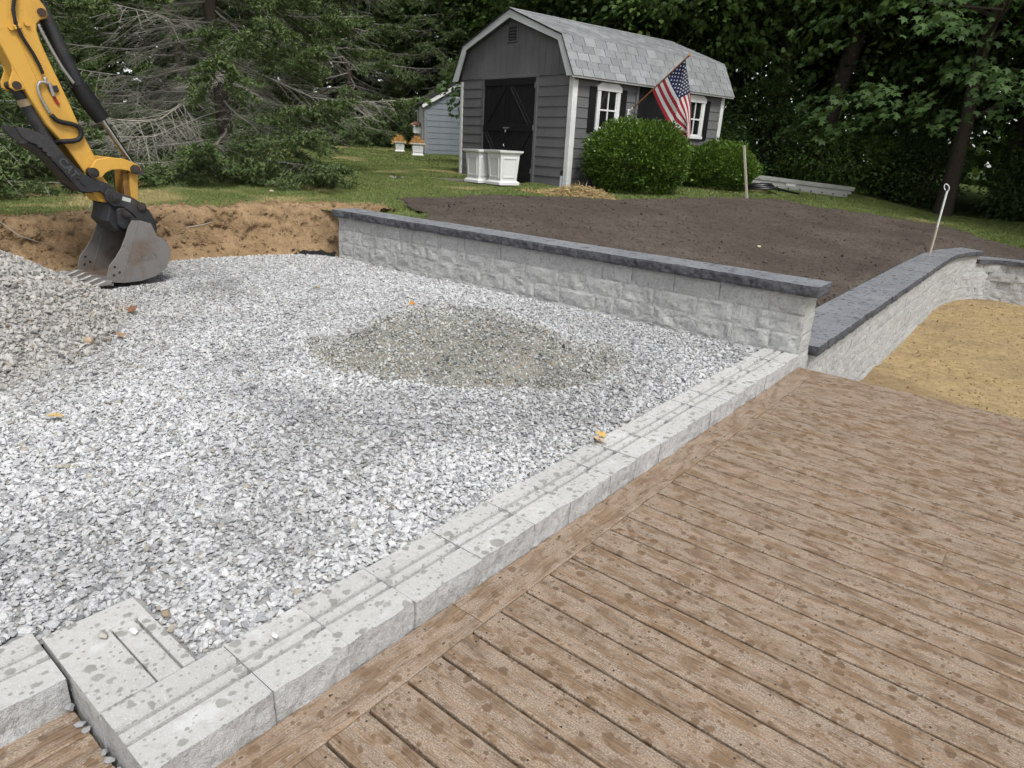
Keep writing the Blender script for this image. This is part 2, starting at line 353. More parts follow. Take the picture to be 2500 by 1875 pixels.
# ---- gravel
def cloud(n, x0, x1, y0, y1): return RNG.uniform(x0, x1, n), RNG.uniform(y0, y1, n)
def rnd_rot(n, tilt=.5): return np.stack([RNG.normal(0, tilt, n), RNG.normal(0, tilt, n), RNG.uniform(0, 6.283, n)], 1)
def inside_bank(x, y):
    bx = np.interp(y, bp_[:, 1], bp_[:, 0]); return x > bx + .16
protos = [rock_mesh('stone_%d' % k, 100+k, M_STONE, flat=.55+.3*RNG.random()) for k in range(10)]
DENS = 4700
x, y = cloud(int(DENS*6.6*7.4), -7.0, -.4, -2.9, 4.5); xn, yn = cloud(14000, -3., -.4, -1., 1.6); x = np.r_[x, xn]; y = np.r_[y, yn]
mh = mound_h(x, y); hh = heap_h(x, y)
ok = inside_bank(x, y) & (hh < .05) & (mh < .03 + .05*RNG.random(len(x))**2) & ~((x < -5.58) & (x > -6.32) & (y > 1.64) & (y < 2.2)) & ~((x > -.86) & (y < -.11) ) & ~((x > -1.2) & (y < -.39) & (x > -.92)) & (y < 4.44) & (x < -.425)
ok &= inview(np.stack([x, y, zg(x, y)], 1), .4, .25); x, y = x[ok], y[ok]; n = len(x)
sz = np.clip(RNG.lognormal(math.log(.0232), .36, n), .010, .052)
z = zg(x, y) + RNG.uniform(-.42, .12, n)*sz
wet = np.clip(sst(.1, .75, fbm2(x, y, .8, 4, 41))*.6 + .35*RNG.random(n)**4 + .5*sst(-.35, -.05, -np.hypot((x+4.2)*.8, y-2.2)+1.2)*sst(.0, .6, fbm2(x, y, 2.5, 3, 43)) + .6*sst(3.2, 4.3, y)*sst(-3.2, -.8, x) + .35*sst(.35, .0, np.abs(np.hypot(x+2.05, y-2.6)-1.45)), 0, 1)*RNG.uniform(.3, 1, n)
tone = np.clip(.25*sst(.1, .9, fbm2(x, y, .9, 3, 44)) + sst(3.9, 5.5, -x)*.35 + .5*sst(.45, .1, np.abs(np.hypot(x+5.2, y+.5)-2.2)), 0, 1)*RNG.uniform(.2, 1, n)
tag(scatter('gravel', protos, np.stack([x, y, z], 1), rnd_rot(n, .38), np.stack([sz*1.2, sz*1.1, sz*.95], 1), RNG.integers(0, 10, n), dict(wet=wet, tone=tone)),
    'light grey crushed stone spread across the excavated patio bed', 'gravel')
protos2 = [rock_mesh('heap_stone_%d' % k, 300+k, M_STONE2, flat=.5+.3*RNG.random()) for k in range(8)]
x, y = cloud(int(3900*4.4*4.4), -7.2, -2.9, -1.6, 2.0); hh = heap_h(x, y); ok = (hh > .01) & inside_bank(x, y) & inview(np.stack([x, y, zg(x, y)], 1)); x, y = x[ok], y[ok]; n = len(x)
sz = np.clip(RNG.lognormal(math.log(.0305), .36, n), .013, .068); z = zg(x, y) + RNG.uniform(-.4, .35, n)*sz
tag(scatter('gravel_heap', protos2, np.stack([x, y, z], 1), rnd_rot(n, .7), np.stack([sz*1.15, sz, sz], 1), RNG.integers(0, 8, n), dict(wet=.25*RNG.random(n)**3, tone=.35*RNG.random(n))),
    'tall heap of brownish grey crushed stone beside the digger bucket', 'gravel heap')
M_MOUND = m_ground('mound_sand', (.22,.212,.19), (.29,.268,.22), (.17,.165,.15), 2., .6, .012)
grid('sand_mound', np.arange(-3.5, -.6, .04), np.arange(1.2, 4.1, .04), lambda x, y: zg(x, y) + mound_h(x, y) + .006*fbm2(x, y, 9, 3, 77) - .012, M_MOUND, lambda x, y: mound_h(x, y) > .006, None)
mo = bpy.data.objects['sand_mound']; tag(mo, 'low mound of damp sandy fines under dark grit in the gravel', 'sand mound', kind='stuff')
protos3 = [rock_mesh('grit_%d' % k, 500+k, M_STONE3, flat=.7) for k in range(6)]
x, y = cloud(int(8200*2.9*2.9), -3.6, -.6, 1.1, 4.1); mh = mound_h(x, y); 
sandy = np.clip(sst(.25, .95, (-(x+2.05)*.6 + (y-2.62)*.55) - .12 + .4*fbm2(x, y, 1.8, 3, 50)), 0, 1)
ok = (mh > .012) & (RNG.random(len(x)) > sandy*.85); x, y = x[ok], y[ok]; n = len(x); mh = mh[ok]
sz = np.clip(RNG.lognormal(math.log(.0165), .38, n), .008, .045); z = zg(x, y) + mh - .01 + RNG.uniform(-.2, .35, n)*sz
tag(scatter('grit', protos3, np.stack([x, y, z], 1), rnd_rot(n, .7), np.stack([sz*1.1, sz, sz], 1), RNG.integers(0, 6, n), dict(wet=np.clip(.75*RNG.random(n)*sst(-.4, .5, fbm2(x, y, 2, 3, 51)), 0, 1), tone=.22*RNG.random(n))),
    'dark damp grit covering the low mound in the gravel', 'grit')
# ---- clods on the loam, crumbs on sand and bank
def clods(name, mat_, x, y, zf, mu, sg, label, cat, n_p=6, tilt=.8, sink=.25, lim=(.006, .07)):
    pr_ = [rock_mesh(name+'_%d' % k, 700+k+len(name)*13, mat_, flat=.7, npts=16, rnd=.45) for k in range(n_p)]
    n = len(x); sz = np.clip(RNG.lognormal(math.log(mu), sg, n), *lim)
    P = np.stack([x, y, zf(x, y) + RNG.uniform(-sink, .25, n)*sz], 1); k = inview(P)
    return tag(scatter(name, pr_, P[k], rnd_rot(k.sum(), tilt), np.stack([sz, sz, sz*.8], 1)[k], RNG.integers(0, n_p, k.sum())), label, cat)
x, y = cloud(70000, -7, 4, 4.74, 17.2); d = np.hypot(x-1.2, y+.8); ok = soil_mask(x, y) & (RNG.random(len(x)) < np.clip(9/d, .25, 1)); x, y = x[ok], y[ok]
M_CLOD = m_ground('loam_clod', (.084,.068,.057), (.115,.094,.079), (.15,.125,.106), 6, .6, .01)
clods('soil_clods', M_CLOD, x, y, zsoil, .017, .5, 'dark crumbly clods strewn over the fresh topsoil', 'soil')
x, y = cloud(17000, -.15, 3.2, 4.55, 14.3); M_CRUMB = m_ground('sand_crumb', (.33,.24,.13), (.40,.30,.17), (.28,.21,.12), 6, .5, .01)
clods('sand_crumbs', M_CRUMB, x, y, zs, .013, .55, 'sandy crumbs and pebbles over the yellow ground', 'sand')
k = RNG.integers(0, len(V), 9000); Pb = V[k] + RNG.normal(0, .02, (9000, 3)); sz = np.clip(RNG.lognormal(math.log(.022), .55, 9000), .008, .11); ok = inview(Pb)
M_BCLOD = m_ground('bank_clod', (.30,.20,.11), (.40,.275,.155), (.22,.145,.088), 6, .7, .01)
prb = [rock_mesh('bank_clod_%d' % q, 900+q, M_BCLOD, flat=.75, npts=16, rnd=.45) for q in range(6)]
tag(scatter('bank_clods', prb, Pb[ok], rnd_rot(ok.sum(), .8), np.stack([sz]*3, 1)[ok], RNG.integers(0, 6, ok.sum())), 'lumps of sandy earth clinging to the cut bank', 'earth')
# ------------------------------------------------------------------ deck
t = NT('composite_deck'); v = t.coord(); off = t.math('MULTIPLY', t.rand(), 37.)
cx_ = t.n('CombineXYZ', X=off, Y=off, Z=0.); vv = t.n('VectorMath', operation='ADD'); t.set(vv.inputs[0], v); t.set(vv.inputs[1], cx_.outputs[0]); v2 = vv.outputs[0]
gpos = t.n('NewGeometry').outputs['Position']
def vma(a, k, b): m = t.n('VectorMath', operation='MULTIPLY_ADD'); t.set(m.inputs[0], a); m.inputs[1].default_value = k; t.set(m.inputs[2], b); return m.outputs[0]
def mapd(vec, sc): m = t.n('Mapping', Vector=vec); m.inputs['Scale'].default_value = sc; return m.outputs[0]
gw = t.n('TexNoise', Vector=mapd(v2, (3.5, 9, 9)), Scale=1., Detail=3).outputs['Color']; vg = vma(gw, (.0, .055, 0), v2)
grain = t.noise(mapd(vg, (7, 230, 40)), 1., 4, .7); streak = t.noise(mapd(vg, (1.3, 30, 8)), 1., 5, .65)
base = t.mix(t.rand(), (.275,.176,.102), (.315,.212,.132)); base = t.mix(t.ramp(streak, [(.34, .8), (.60, 0.)]), base, (.165,.123,.092)); base = t.mix(t.ramp(streak, [(.58, 0.), (.75, .5)]), base, (.30,.19,.11)); base = t.mix(t.ramp(grain, [(.36, .75), (.56, 0.)]), base, (.125,.083,.05))
# pale speckle: reflection of the water film painted into the board colour, brown where drops still lie (own pattern on every board, drops fall across all)
bl = t.noise(mapd(v2, (8, 17, 11)), 1., 6, .7, .6); sp1 = t.spots(gpos, 19, .75, .10, .38, .06, .55); sp2 = t.spots(gpos, 46, .62, .12, .40, .10, .45); sp3 = t.spots(gpos, 9, .32, .1, .34, .04, .7)
dry = t.ramp(bl, [(.40, .0), (.56, 1.)])
dry = t.math('MULTIPLY', dry, t.math('SUBTRACT', 1., t.math('MULTIPLY', t.math('MAXIMUM', sp1, t.math('MAXIMUM', sp2, sp3)), .9)), clamp=True)
speck = t.ramp(t.noise(mapd(vg, (150, 330, 150)), 1., 2, .5), [(.40, .0), (.62, 1.)])
pale = t.mix(speck, (.345,.265,.198), (.51,.43,.355))
c = t.mix(t.math('MULTIPLY', dry, t.math('MULTIPLY_ADD', speck, .42, .34)), base, pale)
c = t.mix(t.ramp(grain, [(.34, .5), (.48, 0.)]), c, (.12,.085,.06))
c = t.mix(t.math('MULTIPLY', t.math('MAXIMUM', sp1, sp2), .62), c, t.mix(1., base, (.74,.72,.70), 'MULTIPLY'))
h = t.math('ADD', t.math('MULTIPLY', grain, 1.), t.math('MULTIPLY', t.math('MULTIPLY', speck, dry), .2))
M_DECK = t.fin(c, t.math('MULTIPLY_ADD', dry, .25, .38), t.bump(h, .7, .003), spec=.3)
M_DARKWOOD = plain('joist_timber', (.10,.075,.05), .85)
M_SCREW = plain('screw_steel', (.10,.085,.07), .45, .6)
def board(parent, x0, x1, y0, y1, along='X', name='deck_board', mit=None):
    """composite board with eased edges; local x runs along its length. mit=(start, end) mitre offsets at the far edge"""
    L, w, th, e = (x1-x0, y1-y0, .0245, .0045) if along == 'X' else (y1-y0, x1-x0, .0245, .0045)
    P = [(0, -th), (0, -e), (e*.3, -e*.3), (e, 0), (w-e, 0), (w-e*.3, -e*.3), (w, -e), (w, -th)]
    m = MB(); s0, s1 = mit or (0, 0)
    vs_ = [(s0*a/w, a, b) for a, b in P] + [(L - s1*a/w, a, b) for a, b in P]; n = 8
    if s1 < 0: vs_[8:] = [(L + s1*(1-a/w), a, b) for a, b in P]
    m.add(vs_, [tuple((i, i+1, i+1+n, i+n)) for i in range(n-1)] + [(7, 0, 8, 15), tuple(range(8))[::-1], tuple(range(8, 16))])
    o = m.build(name, M_DECK, parent)
    if along == 'X': o.location = (x0, y0, 0)
    else: o.location = (x1, y0, 0); o.rotation_euler = (0, 0, math.pi/2)
    return o
deck = thing('wooden_deck', 'brown composite plank deck spotted with rain along the bottom right', 'deck')
PITCH = .1445; G = .0098; DX1 = 4.4; BW = .148
jy = {10: .70, 15: 1.14, 22: 1.18, 27: 1.2}
screw = MB()
for k in range(-13, 30):
    y0 = k*PITCH + G/2; y1 = (k+1)*PITCH - G/2; cut = jy.get(k)
    segs = [(.0045, DX1)] if cut is None else [(.0045, cut-.0006), (cut+.0006, DX1)]
    for a, b in segs: board(deck, a, b, y0, y1)
    for xx in [.035, .44, .85, 1.25, 1.65, 2.05, 2.45] + ([cut-.03, cut+.03] if cut else []):
        for yy in (y0+.022, y1-.022):
            q = (xx + random.uniform(-.008, .008), yy + random.uniform(-.004, .004)); screw.cyl((*q, -.004), (*q, .0006), .0038, 7)
YB = 30*PITCH
board(deck, -BW-.001, -.001, -2.0, .634, 'Y', 'border_board'); board(deck, -BW-.001, -.001, .6365, YB+BW, 'Y', 'border_board', (0, -BW))
o = board(deck, 0, DX1, YB+.003, YB+.003+BW, 'X', 'border_board'); o.data.vertices.foreach_get
for vtx in o.data.vertices:
    if vtx.co.x < .5: vtx.co.x = -vtx.co.y + .0022
for yy in np.arange(-1.8, 4.4, .38):
    for xx in (-.03, -.12): screw.cyl((xx, yy+random.uniform(-.02, .02), -.004), (xx, yy, .0006), .0038, 7)
so_ = screw.build('screw', M_SCREW, deck); so_['kind'] = 'stuff'
for a, b in ((-.61, -.487), (-.481, -.3455), (-.340, -.154)): board(deck, a, b, -2.0, -.395, 'Y', 'deck_board')
for q in np.arange(.2, DX1, .41): MB().box((q-.019, -1.9, -.22), (q+.019, YB+.1, -.027)).build('joist', M_DARKWOOD, deck)
MB().box((-.12, -1.95, -.24), (-.08, YB+.1, -.027)).build('joist', M_DARKWOOD, deck)
MB().box((-.14, YB+.105, -.26), (DX1, YB+.13, -.028), 0, .003).build('fascia_board', M_DECK, deck)
for q in (.3, 2.2, 4.1): MB().box((q-.045, YB-.1, -.85), (q+.045, YB-.01, -.24)).build('post', M_DARKWOOD, deck)
# ------------------------------------------------------------------ concrete blocks
def m_block(name, a, b, dark, spotk=None, cap=False):
    t = NT(name); v = t.coord(); g = t.n('NewGeometry').outputs['Position']; rnd = t.rand()
    n1 = t.noise(g, 3., 4, .6); n2 = t.noise(g, 38, 5, .7); n3 = t.noise(g, 210, 2, .6)
    c = t.mix(t.ramp(n1, [(.3, 0.), (.7, 1.)]), a, b); c = t.mix(t.math('MULTIPLY', rnd, .35), c, tuple(x*.82 for x in a))
    c = t.mix(t.ramp(n2, [(.30, .75), (.52, 0.)]), c, dark); c = t.mix(t.ramp(n3, [(.56, 0.), (.72, .5)]), c, tuple(min(1, x*1.35) for x in b)); c = t.mix(t.ramp(n3, [(.27, .5), (.42, 0.)]), c, dark)
    h = t.math('ADD', n2, t.math('MULTIPLY', n3, .4)); nor = t.bump(h, .9, .012); ro = .92
    if spotk:
        s1 = t.spots(g, spotk[0], .95, .14, .42, .09, .5); s2 = t.spots(g, spotk[0]*2.6, .62, .15, .4, .08, .45); s3 = t.spots(g, spotk[0]*.62, .42, .15, .36, .04, .6)
        sp = t.math('MULTIPLY', t.math('MAXIMUM', s1, t.math('MAXIMUM', s2, s3)), t.math('MULTIPLY_ADD', t.noise(g, 11, 3, .6), 1.1, .35), clamp=True)
        chalk = t.ramp(t.noise(g, 7, 3, .5, .5), [(.60, 0.), (.70, .35)])
        if not cap: c = t.mix(chalk, c, (.74,.745,.74))
        edge = t.math('MULTIPLY', sp, spotk[1]); c = t.mix(edge, c, spotk[2]); nor = t.bump(n2, .16, .003)
        if cap: ro = t.math('MULTIPLY_ADD', sp, .1, .42)
    return t.fin(c, ro, nor, spec=.35 if cap else .2)
M_KTOP = m_block('block_top', (.49,.486,.47), (.58,.576,.56), (.40,.395,.378), (21, .8, (.235,.226,.20)))
M_KFACE = m_block('block_face', (.43,.43,.425), (.54,.54,.535), (.22,.22,.22))
M_KGROOVE = m_block('groove_grit', (.40,.395,.38), (.49,.485,.47), (.26,.255,.24))
M_WFACE = m_block('wall_face', (.455,.46,.445), (.56,.565,.55), (.23,.234,.228))
M_CAPT = m_block('cap_top', (.24,.248,.268), (.33,.338,.355), (.16,.166,.182), (15, .8, (.05,.053,.064)), True)  # lighter blue-grey: the wet top's sky reflection is painted into this colour
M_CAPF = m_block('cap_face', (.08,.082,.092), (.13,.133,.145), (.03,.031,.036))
def block_mesh(name, L, H, D, seed, mats, rough=.014, top=None, top_end=None, end=.03, ends=(False, False), nx=None, nz=5, bev=.006, skew=0.):
    """split-face block: local x along, y into the wall, z up. mats = [top, face]"""
    nx = nx or max(5, int(L/.021)); m = MB(); r = seed*7.31
    top = top or [(0, H), (D, H)]; secs = [(0., L, top)] if top_end is None else [(0., L-end, top), (L-end, L, top_end)]
    u = np.linspace(0, 1, nx+1); w = np.linspace(0, 1, nz+1); U, W = np.meshgrid(u, w)
    edge = np.minimum(np.minimum(U*L, (1-U)*L)/.007, np.minimum(W*H, (1-W)*H)/.006); edge = np.clip(edge, 0, 1)
    q = np.stack([U*L*13+r, W*H*13+r*.7, np.zeros_like(U)+r], -1)
    facet = np.abs(fbm(q*.55, 2, seed))*1.2 + fbm(q, 4, seed+5, .6)*.55
    Y = -rough*(.15+np.clip(facet+.35, -.4, 1.3))*(.72+.28*edge) + skew*(W-.5)
    X = U*L + rough*.3*fbm(q*.9, 3, seed+9)*np.where((U < .01) | (U > .99), .35, .8); X = np.clip(X, 0, L)
    Z = W*H + rough*.35*fbm(q*1.1, 3, seed+19)*np.where((W < .01) | (W > .99), .0, .8)
    Vv = np.stack([X, Y, Z], -1).reshape(-1, 3); n = nx+1; fs = [(j*n+i, j*n+i+1, (j+1)*n+i+1, (j+1)*n+i) for j in range(nz) for i in range(nx)]
    m.add(Vv, fs, 1)
    # top: first strip follows the uneven front edge
    ft = [tuple(Vv[nz*n+i]) for i in range(n)]
    for a, b, pr_ in secs:
        y1, z1 = pr_[1] if pr_[0][0] == 0 else pr_[0]
        ids = [i for i in range(n) if a-1e-6 <= ft[i][0] <= b+1e-6 or (i == 0 and a == 0) or (i == n-1 and b == L)]
        if len(ids) >= 2 or True:
            row = [(a, *ft[ids[0]][1:])] + [ft[i] for i in ids[1:-1]] + [(b, *ft[ids[-1]][1:])] if len(ids) >= 2 else [(a, ft[ids[0] if ids else n-1][1], H), (b, ft[ids[0] if ids else n-1][1], H)]
            k = len(row); m.add(row + [(p[0], y1, z1) for p in row], [(i, i+1, k+i+1, k+i) for i in range(k-1)], 0)
        for (ya, za), (yb, zb) in zip(pr_[1:-1], pr_[2:]): m.add([(a, ya, za), (b, ya, za), (b, yb, zb), (a, yb, zb)], [(0, 1, 2, 3)], 2 if (len(mats) > 2 and max(za, zb) < H-.008) else 0)
        m.add([(a, y1, z1)], [], 0)
        for xe in (a, b):
            if (xe in (0., L)): continue
            m.add([(xe, ya, za) for ya, za in pr_[1:]] + [(xe, ya, H-.05) for ya, za in pr_[1:]], [(i, i+1, len(pr_)-1+i+1, len(pr_)-1+i) for i in range(len(pr_)-2)], 0)
    # ends
    for s, xe in ((0, 0.), (1, L)):
        col_ = [Vv[j*n + (0 if s == 0 else n-1)] for j in range(nz+1)]
        if ends[s]:
            ny = max(3, int(D/.04)); ww = np.linspace(0, 1, ny+1); A, B = np.meshgrid(ww, w); q = np.stack([A*D*13+r, B*H*13, np.zeros_like(A)+3+r], -1)
            ed = np.clip(np.minimum(np.minimum(A*D, (1-A)*D)/.02, np.minimum(B*H, (1-B)*H)/.016), 0, 1)
            dx = rough*.8*(fbm(q, 4, seed+31, .6)*.6+.4)*ed*(1 if s else -1); PX = xe+dx; PY = A*D
            P3 = np.stack([PX, PY, B*H], -1); P3[:, 0] = np.array(col_); k = ny+1
            m.add(P3.reshape(-1, 3), [(j*k+i, j*k+i+1, (j+1)*k+i+1, (j+1)*k+i) if s else (j*k+i, (j+1)*k+i, (j+1)*k+i+1, j*k+i+1) for j in range(nz) for i in range(ny)], 1)
        else:
            bk = [(xe, D, c_[2]) for c_ in col_]; k = nz+1
            m.add([tuple(c_) for c_ in col_]+bk, [(j, k+j, k+j+1, j+1) if s else (j, j+1, k+j+1, k+j) for j in range(nz)], 1)
    m.add([(0, D, 0), (L, D, 0), (L, D, H), (0, D, H)], [(1, 0, 3, 2)], 1); m.add([(0, 0, 0), (L, 0, 0), (L, D, 0), (0, D, 0)], [(0, 3, 2, 1)], 1)
    return m.mesh(name, mats)
# ---- low kerb of grooved blocks along the deck
KZ = .105
def ktop(H, s): 
    g = lambda y, d: (y, H-d)
    return [(0, H), g(.100, 0), g(.1025, .010), g(.125, .012), g(.1275, .004), g(.155, .004), g(.1585, .015), g(.181, .015), g(.1845, .001), (.255, H-.001)]
def kend(H, s):
    g = lambda y, d: (y, H-d)
    return [(0, H), g(.100, 0), g(.101, .034), g(.126, .034), g(.127, .004), g(.156, .004), g(.158, .016), g(.182, .016), g(.1845, .001), (.255, H-.001)]
kerb = thing('low_block_wall', 'low pale grey course of grooved concrete blocks beside the deck border', 'kerb')
kj = [-.382, -.052, .194, .463, .79, 1.107, 1.356, 1.684, 1.93, 2.181, 2.49, 2.814, 3.061, 3.401, 3.74, 4.121, 4.44]
for i, (a, b) in enumerate(zip(kj[:-1], kj[1:])):
    H = .30; L = b-a-.002
    me = block_mesh('kerb_block', L, H, .255, 40+i, [M_KTOP, M_KFACE, M_KGROOVE], .011, ktop(H, i), kend(H, i) if i % 3 != 2 else None, .028, nz=8)
    inst('block', me, kerb, (-.158+.003*math.sin(i*2.3), a+.002, KZ-H+.0015*math.sin(i*1.7)), math.pi/2)
kerb2 = thing('low_block_wall', 'short pale grey block course in the bottom left corner by the gravel', 'kerb')
for i, (a, b) in enumerate(((-2.0, -1.55), (-1.55, -1.1), (-1.1, -.72), (-.72, -.392))):
    H = .30; me = block_mesh('kerb_block', b-a-.004, H, .255, 90+i, [M_KTOP, M_KFACE, M_KGROOVE], .011, ktop(H, i), kend(H, i), .028, nz=8); inst('block', me, kerb2, (-.612, a+.002, KZ-H), math.pi/2)
# slotted slab lying across the end of the kerb
slab = MB(); zt = KZ+.004; X0, X1, Y0, Y1 = -.818, -.416, -.383, -.132
slab.box((X0, Y0, -.2), (X1, Y1, zt-.03), 1)
for (a, b, c_, d, z) in ((X0, X1, Y0, -.243, zt), (X0, -.715, -.243, Y1, zt), (-.715, X1, -.2345, -.174, zt-.006), (-.715, X1, -.1655, Y1, zt-.0015), (-.715, X1, -.243, -.2345, zt-.02), (-.715, X1, -.174, -.1655, zt-.02)):
    slab.box((a, c_, zt-.03), (b, d, z), 0)
so_ = slab.build('slotted_block', [M_KTOP, M_KFACE]); tag(so_, 'pale grey slab with two cut slots lying across the kerb end', 'concrete slab')
# ---- walls
CH = .152
BL = (.20, .305, .405)
def lib(prefix, mats, H, D, lens, nvar, rough, **kw): return {L: [block_mesh('%s_%d' % (prefix, i), L-.0014, H-.0010, D, 200+i*17+int(L*1000), mats, rough, **kw) for i in range(nvar)] for L in lens}
WL = lib('wall_block', [M_WFACE, M_WFACE], CH, .24, BL, 4, .015, nz=7)
wall = thing('retaining_wall', 'straight grey split-face block wall with charcoal cap behind the gravel', 'wall')
def run(total, lens, rng, first=None):
    out = []; p = 0.
    if first: out.append((0., first)); p = first
    while total-p > .62:
        L = rng.choice(lens, p=[.28, .34, .38]); 
        out.append((p, float(L))); p += float(L)
    r = total-p
    if r > .45: out += [(p, r/2), (p+r/2, r/2)]
    else: out.append((p, r))
    return out
rr = np.random.default_rng(5)
for c_ in range(-1, 4):
    z0 = -.055 + c_*CH; set_ = .004*c_; tot = WALLX1-WALLX0-.012*max(c_, 0)*.4
    seq = run(tot, BL, rr, (.32, .42, .24, .36, .28)[c_+1])          # from the right-hand end leftwards
    for j, (p, L) in enumerate(seq):
        xr = WALLX1 - .006*max(c_, 0) - p; k = min(BL, key=lambda q: abs(q-L))
        if abs(k-L) < 1e-3 and j > 0: inst('block', WL[k][rr.integers(0, 4)], wall, (xr-L+.0015, WALLY+set_, z0))
        else: inst('block', block_mesh('wall_block', L-.0014, CH-.0010, .24, 600+c_*31+j, [M_WFACE, M_WFACE], .015, ends=(j == len(seq)-1, j == 0), nz=7), wall, (xr-L+.0015, WALLY+set_, z0))
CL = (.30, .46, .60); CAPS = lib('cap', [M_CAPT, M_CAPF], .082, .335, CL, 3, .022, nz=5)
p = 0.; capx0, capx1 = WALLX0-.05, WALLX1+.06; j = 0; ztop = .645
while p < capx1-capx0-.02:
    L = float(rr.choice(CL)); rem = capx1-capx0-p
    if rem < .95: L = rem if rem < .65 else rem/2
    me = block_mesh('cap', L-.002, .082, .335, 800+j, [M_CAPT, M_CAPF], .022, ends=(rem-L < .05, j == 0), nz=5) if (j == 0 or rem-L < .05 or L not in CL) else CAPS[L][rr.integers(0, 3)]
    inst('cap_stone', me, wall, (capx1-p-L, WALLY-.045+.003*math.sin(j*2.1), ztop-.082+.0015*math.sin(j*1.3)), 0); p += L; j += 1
# ---- curved wall on the right, stepping down at its far end
th = np.linspace(math.pi, math.pi/2, 26); arc = [(.5+.70*math.cos(a), 12.4+2.05*math.sin(a)) for a in th]
RPATH = [(-.158, 4.452), (-.175, 7.), (-.198, 11.)] + arc + [(2.2, 14.5), (4.6, 14.55)]
rp = np.array(RPATH); rs = np.r_[0, np.cumsum(np.hypot(*np.diff(rp, axis=0).T))]
def rat(s, off=0.):
    x = np.interp(s, rs, rp[:, 0]); y = np.interp(s, rs, rp[:, 1]); e = .06; dx = np.interp(s+e, rs, rp[:, 0])-np.interp(s-e, rs, rp[:, 0]); dy = np.interp(s+e, rs, rp[:, 1])-np.interp(s-e, rs, rp[:, 1])
    n_ = math.hypot(dx, dy) or 1; return x - dy/n_*off, y + dx/n_*off, math.atan2(dy, dx)
wall2 = thing('retaining_wall', 'curving pale grey block wall with charcoal cap beside the yellow sand', 'wall')
WL2 = lib('curve_block', [M_KFACE, M_KFACE], CH, .20, BL, 4, .015)
S_STEP = float(np.interp(.17, rp[:, 0], rs)) if False else float(rs[3+16]); S_END = rs[-1]-.02
for c_ in range(6):
    z0 = .023 - (c_+1)*CH; s = .0 + (.0 if c_ % 2 else .11); send = S_STEP+.05 if c_ == 0 else S_END
    while s < send-.1:
        L = float(rr.choice(BL, p=[.28, .34, .38])); L = min(L, send-s); k = min(BL, key=lambda q: abs(q-L))
        x, y, a = rat(s+.003, .006*(5-c_)*-.0 + .004*(5-c_)); o = inst('block', WL2[k][rr.integers(0, 4)], wall2, (x, y, z0), rat(s+L/2)[2])
        if abs(k-L) > .002: o.scale = (L/k, 1, 1)
        s += L
def cap_run(parent, s0, s1, z, w, first_end=True):
    s = s0; j = 0
    while s < s1-.03:
        L = float(rr.choice((.22, .30, .38))); L = L if s1-s-L > .12 else s1-s
        if s > 7.4: L = min(L, .26)
        x0, y0, _ = rat(s, -.045); x1, y1, _ = rat(s+L, -.045); bx0, by0, _ = rat(s, w-.045); bx1, by1, _ = rat(s+L, w-.045)
        # tapered cap: start from a plain block and shear it to the curve
        ang = math.atan2(y1-y0, x1-x0); Lf = math.hypot(x1-x0, y1-y0)
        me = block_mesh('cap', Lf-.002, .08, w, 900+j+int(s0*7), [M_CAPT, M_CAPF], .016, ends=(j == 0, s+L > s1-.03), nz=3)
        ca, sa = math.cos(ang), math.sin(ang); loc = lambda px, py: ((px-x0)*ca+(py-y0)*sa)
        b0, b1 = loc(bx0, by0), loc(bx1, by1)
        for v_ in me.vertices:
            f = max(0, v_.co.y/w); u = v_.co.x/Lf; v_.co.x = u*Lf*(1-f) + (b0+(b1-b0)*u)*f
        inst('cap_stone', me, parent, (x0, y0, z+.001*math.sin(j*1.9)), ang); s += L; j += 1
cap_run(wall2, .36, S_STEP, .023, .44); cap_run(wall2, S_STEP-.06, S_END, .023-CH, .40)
# ------------------------------------------------------------------ barn shed
def m_paint(name, c0, wear=.0, wcol=(.4,.4,.4), rough=.62):
    t = NT(name); v = t.coord(); mp = t.n('Mapping', Vector=v); mp.inputs['Scale'].default_value = (1, 1, 9); g = t.noise(mp.outputs[0], 6., 5, .65); n = t.noise(v, 1.3, 3); f = t.noise(v, 45, 4, .7)
    c = t.mix(t.ramp(n, [(.35, .0), (.65, 1.)]), tuple(x*.86 for x in c0), tuple(x*1.12 for x in c0)); c = t.mix(t.ramp(g, [(.33, .4), (.48, 0.)]), c, tuple(x*.7 for x in c0)); c = t.mix(t.math('MULTIPLY', t.rand(), .18), c, tuple(x*.75 for x in c0))
    if wear: c = t.mix(t.ramp(f, [(.68, 0.), (.74, wear)]), c, wcol)
    return t.fin(c, rough, t.bump(g, .25, .004), spec=.25)
M_GREY = m_paint('grey_siding_paint', (.142,.142,.144), .25, (.22,.22,.22))
M_BLACK = m_paint('black_door_paint', (.0125,.0125,.0135), .35, (.09,.09,.09), .5)
M_WORN = m_paint('worn_edge', (.11,.11,.11), .6, (.02,.02,.02))
M_WHITE = m_paint('white_trim_paint', (.74,.74,.73), .2, (.4,.39,.36), .5)
M_TRIMGREY = m_paint('pale_rake_paint', (.58,.60,.60), .15, (.35,.35,.34), .5)
t = NT('dark_window_glass'); M_GLASS = t.fin((.012,.013,.013), .04, None, 0, .6)
t = NT('asphalt_shingle'); v = t.coord(); g = t.n('NewGeometry').outputs['Position']; rnd = t.rand(); f = t.noise(v, 130, 3, .7); m_ = t.noise(g, 2.2, 4, .6); l_ = t.noise(g, 21, 4, .7)
c = t.mix(rnd, (.20,.21,.215), (.30,.31,.315)); c = t.mix(t.ramp(m_, [(.42, 0.), (.66, .55)]), c, (.16,.168,.165)); c = t.mix(t.ramp(l_, [(.60, 0.), (.67, .75)]), c, (.06,.062,.058)); c = t.mix(t.ramp(f, [(.55, 0.), (.75, .5)]), c, (.45,.46,.46))
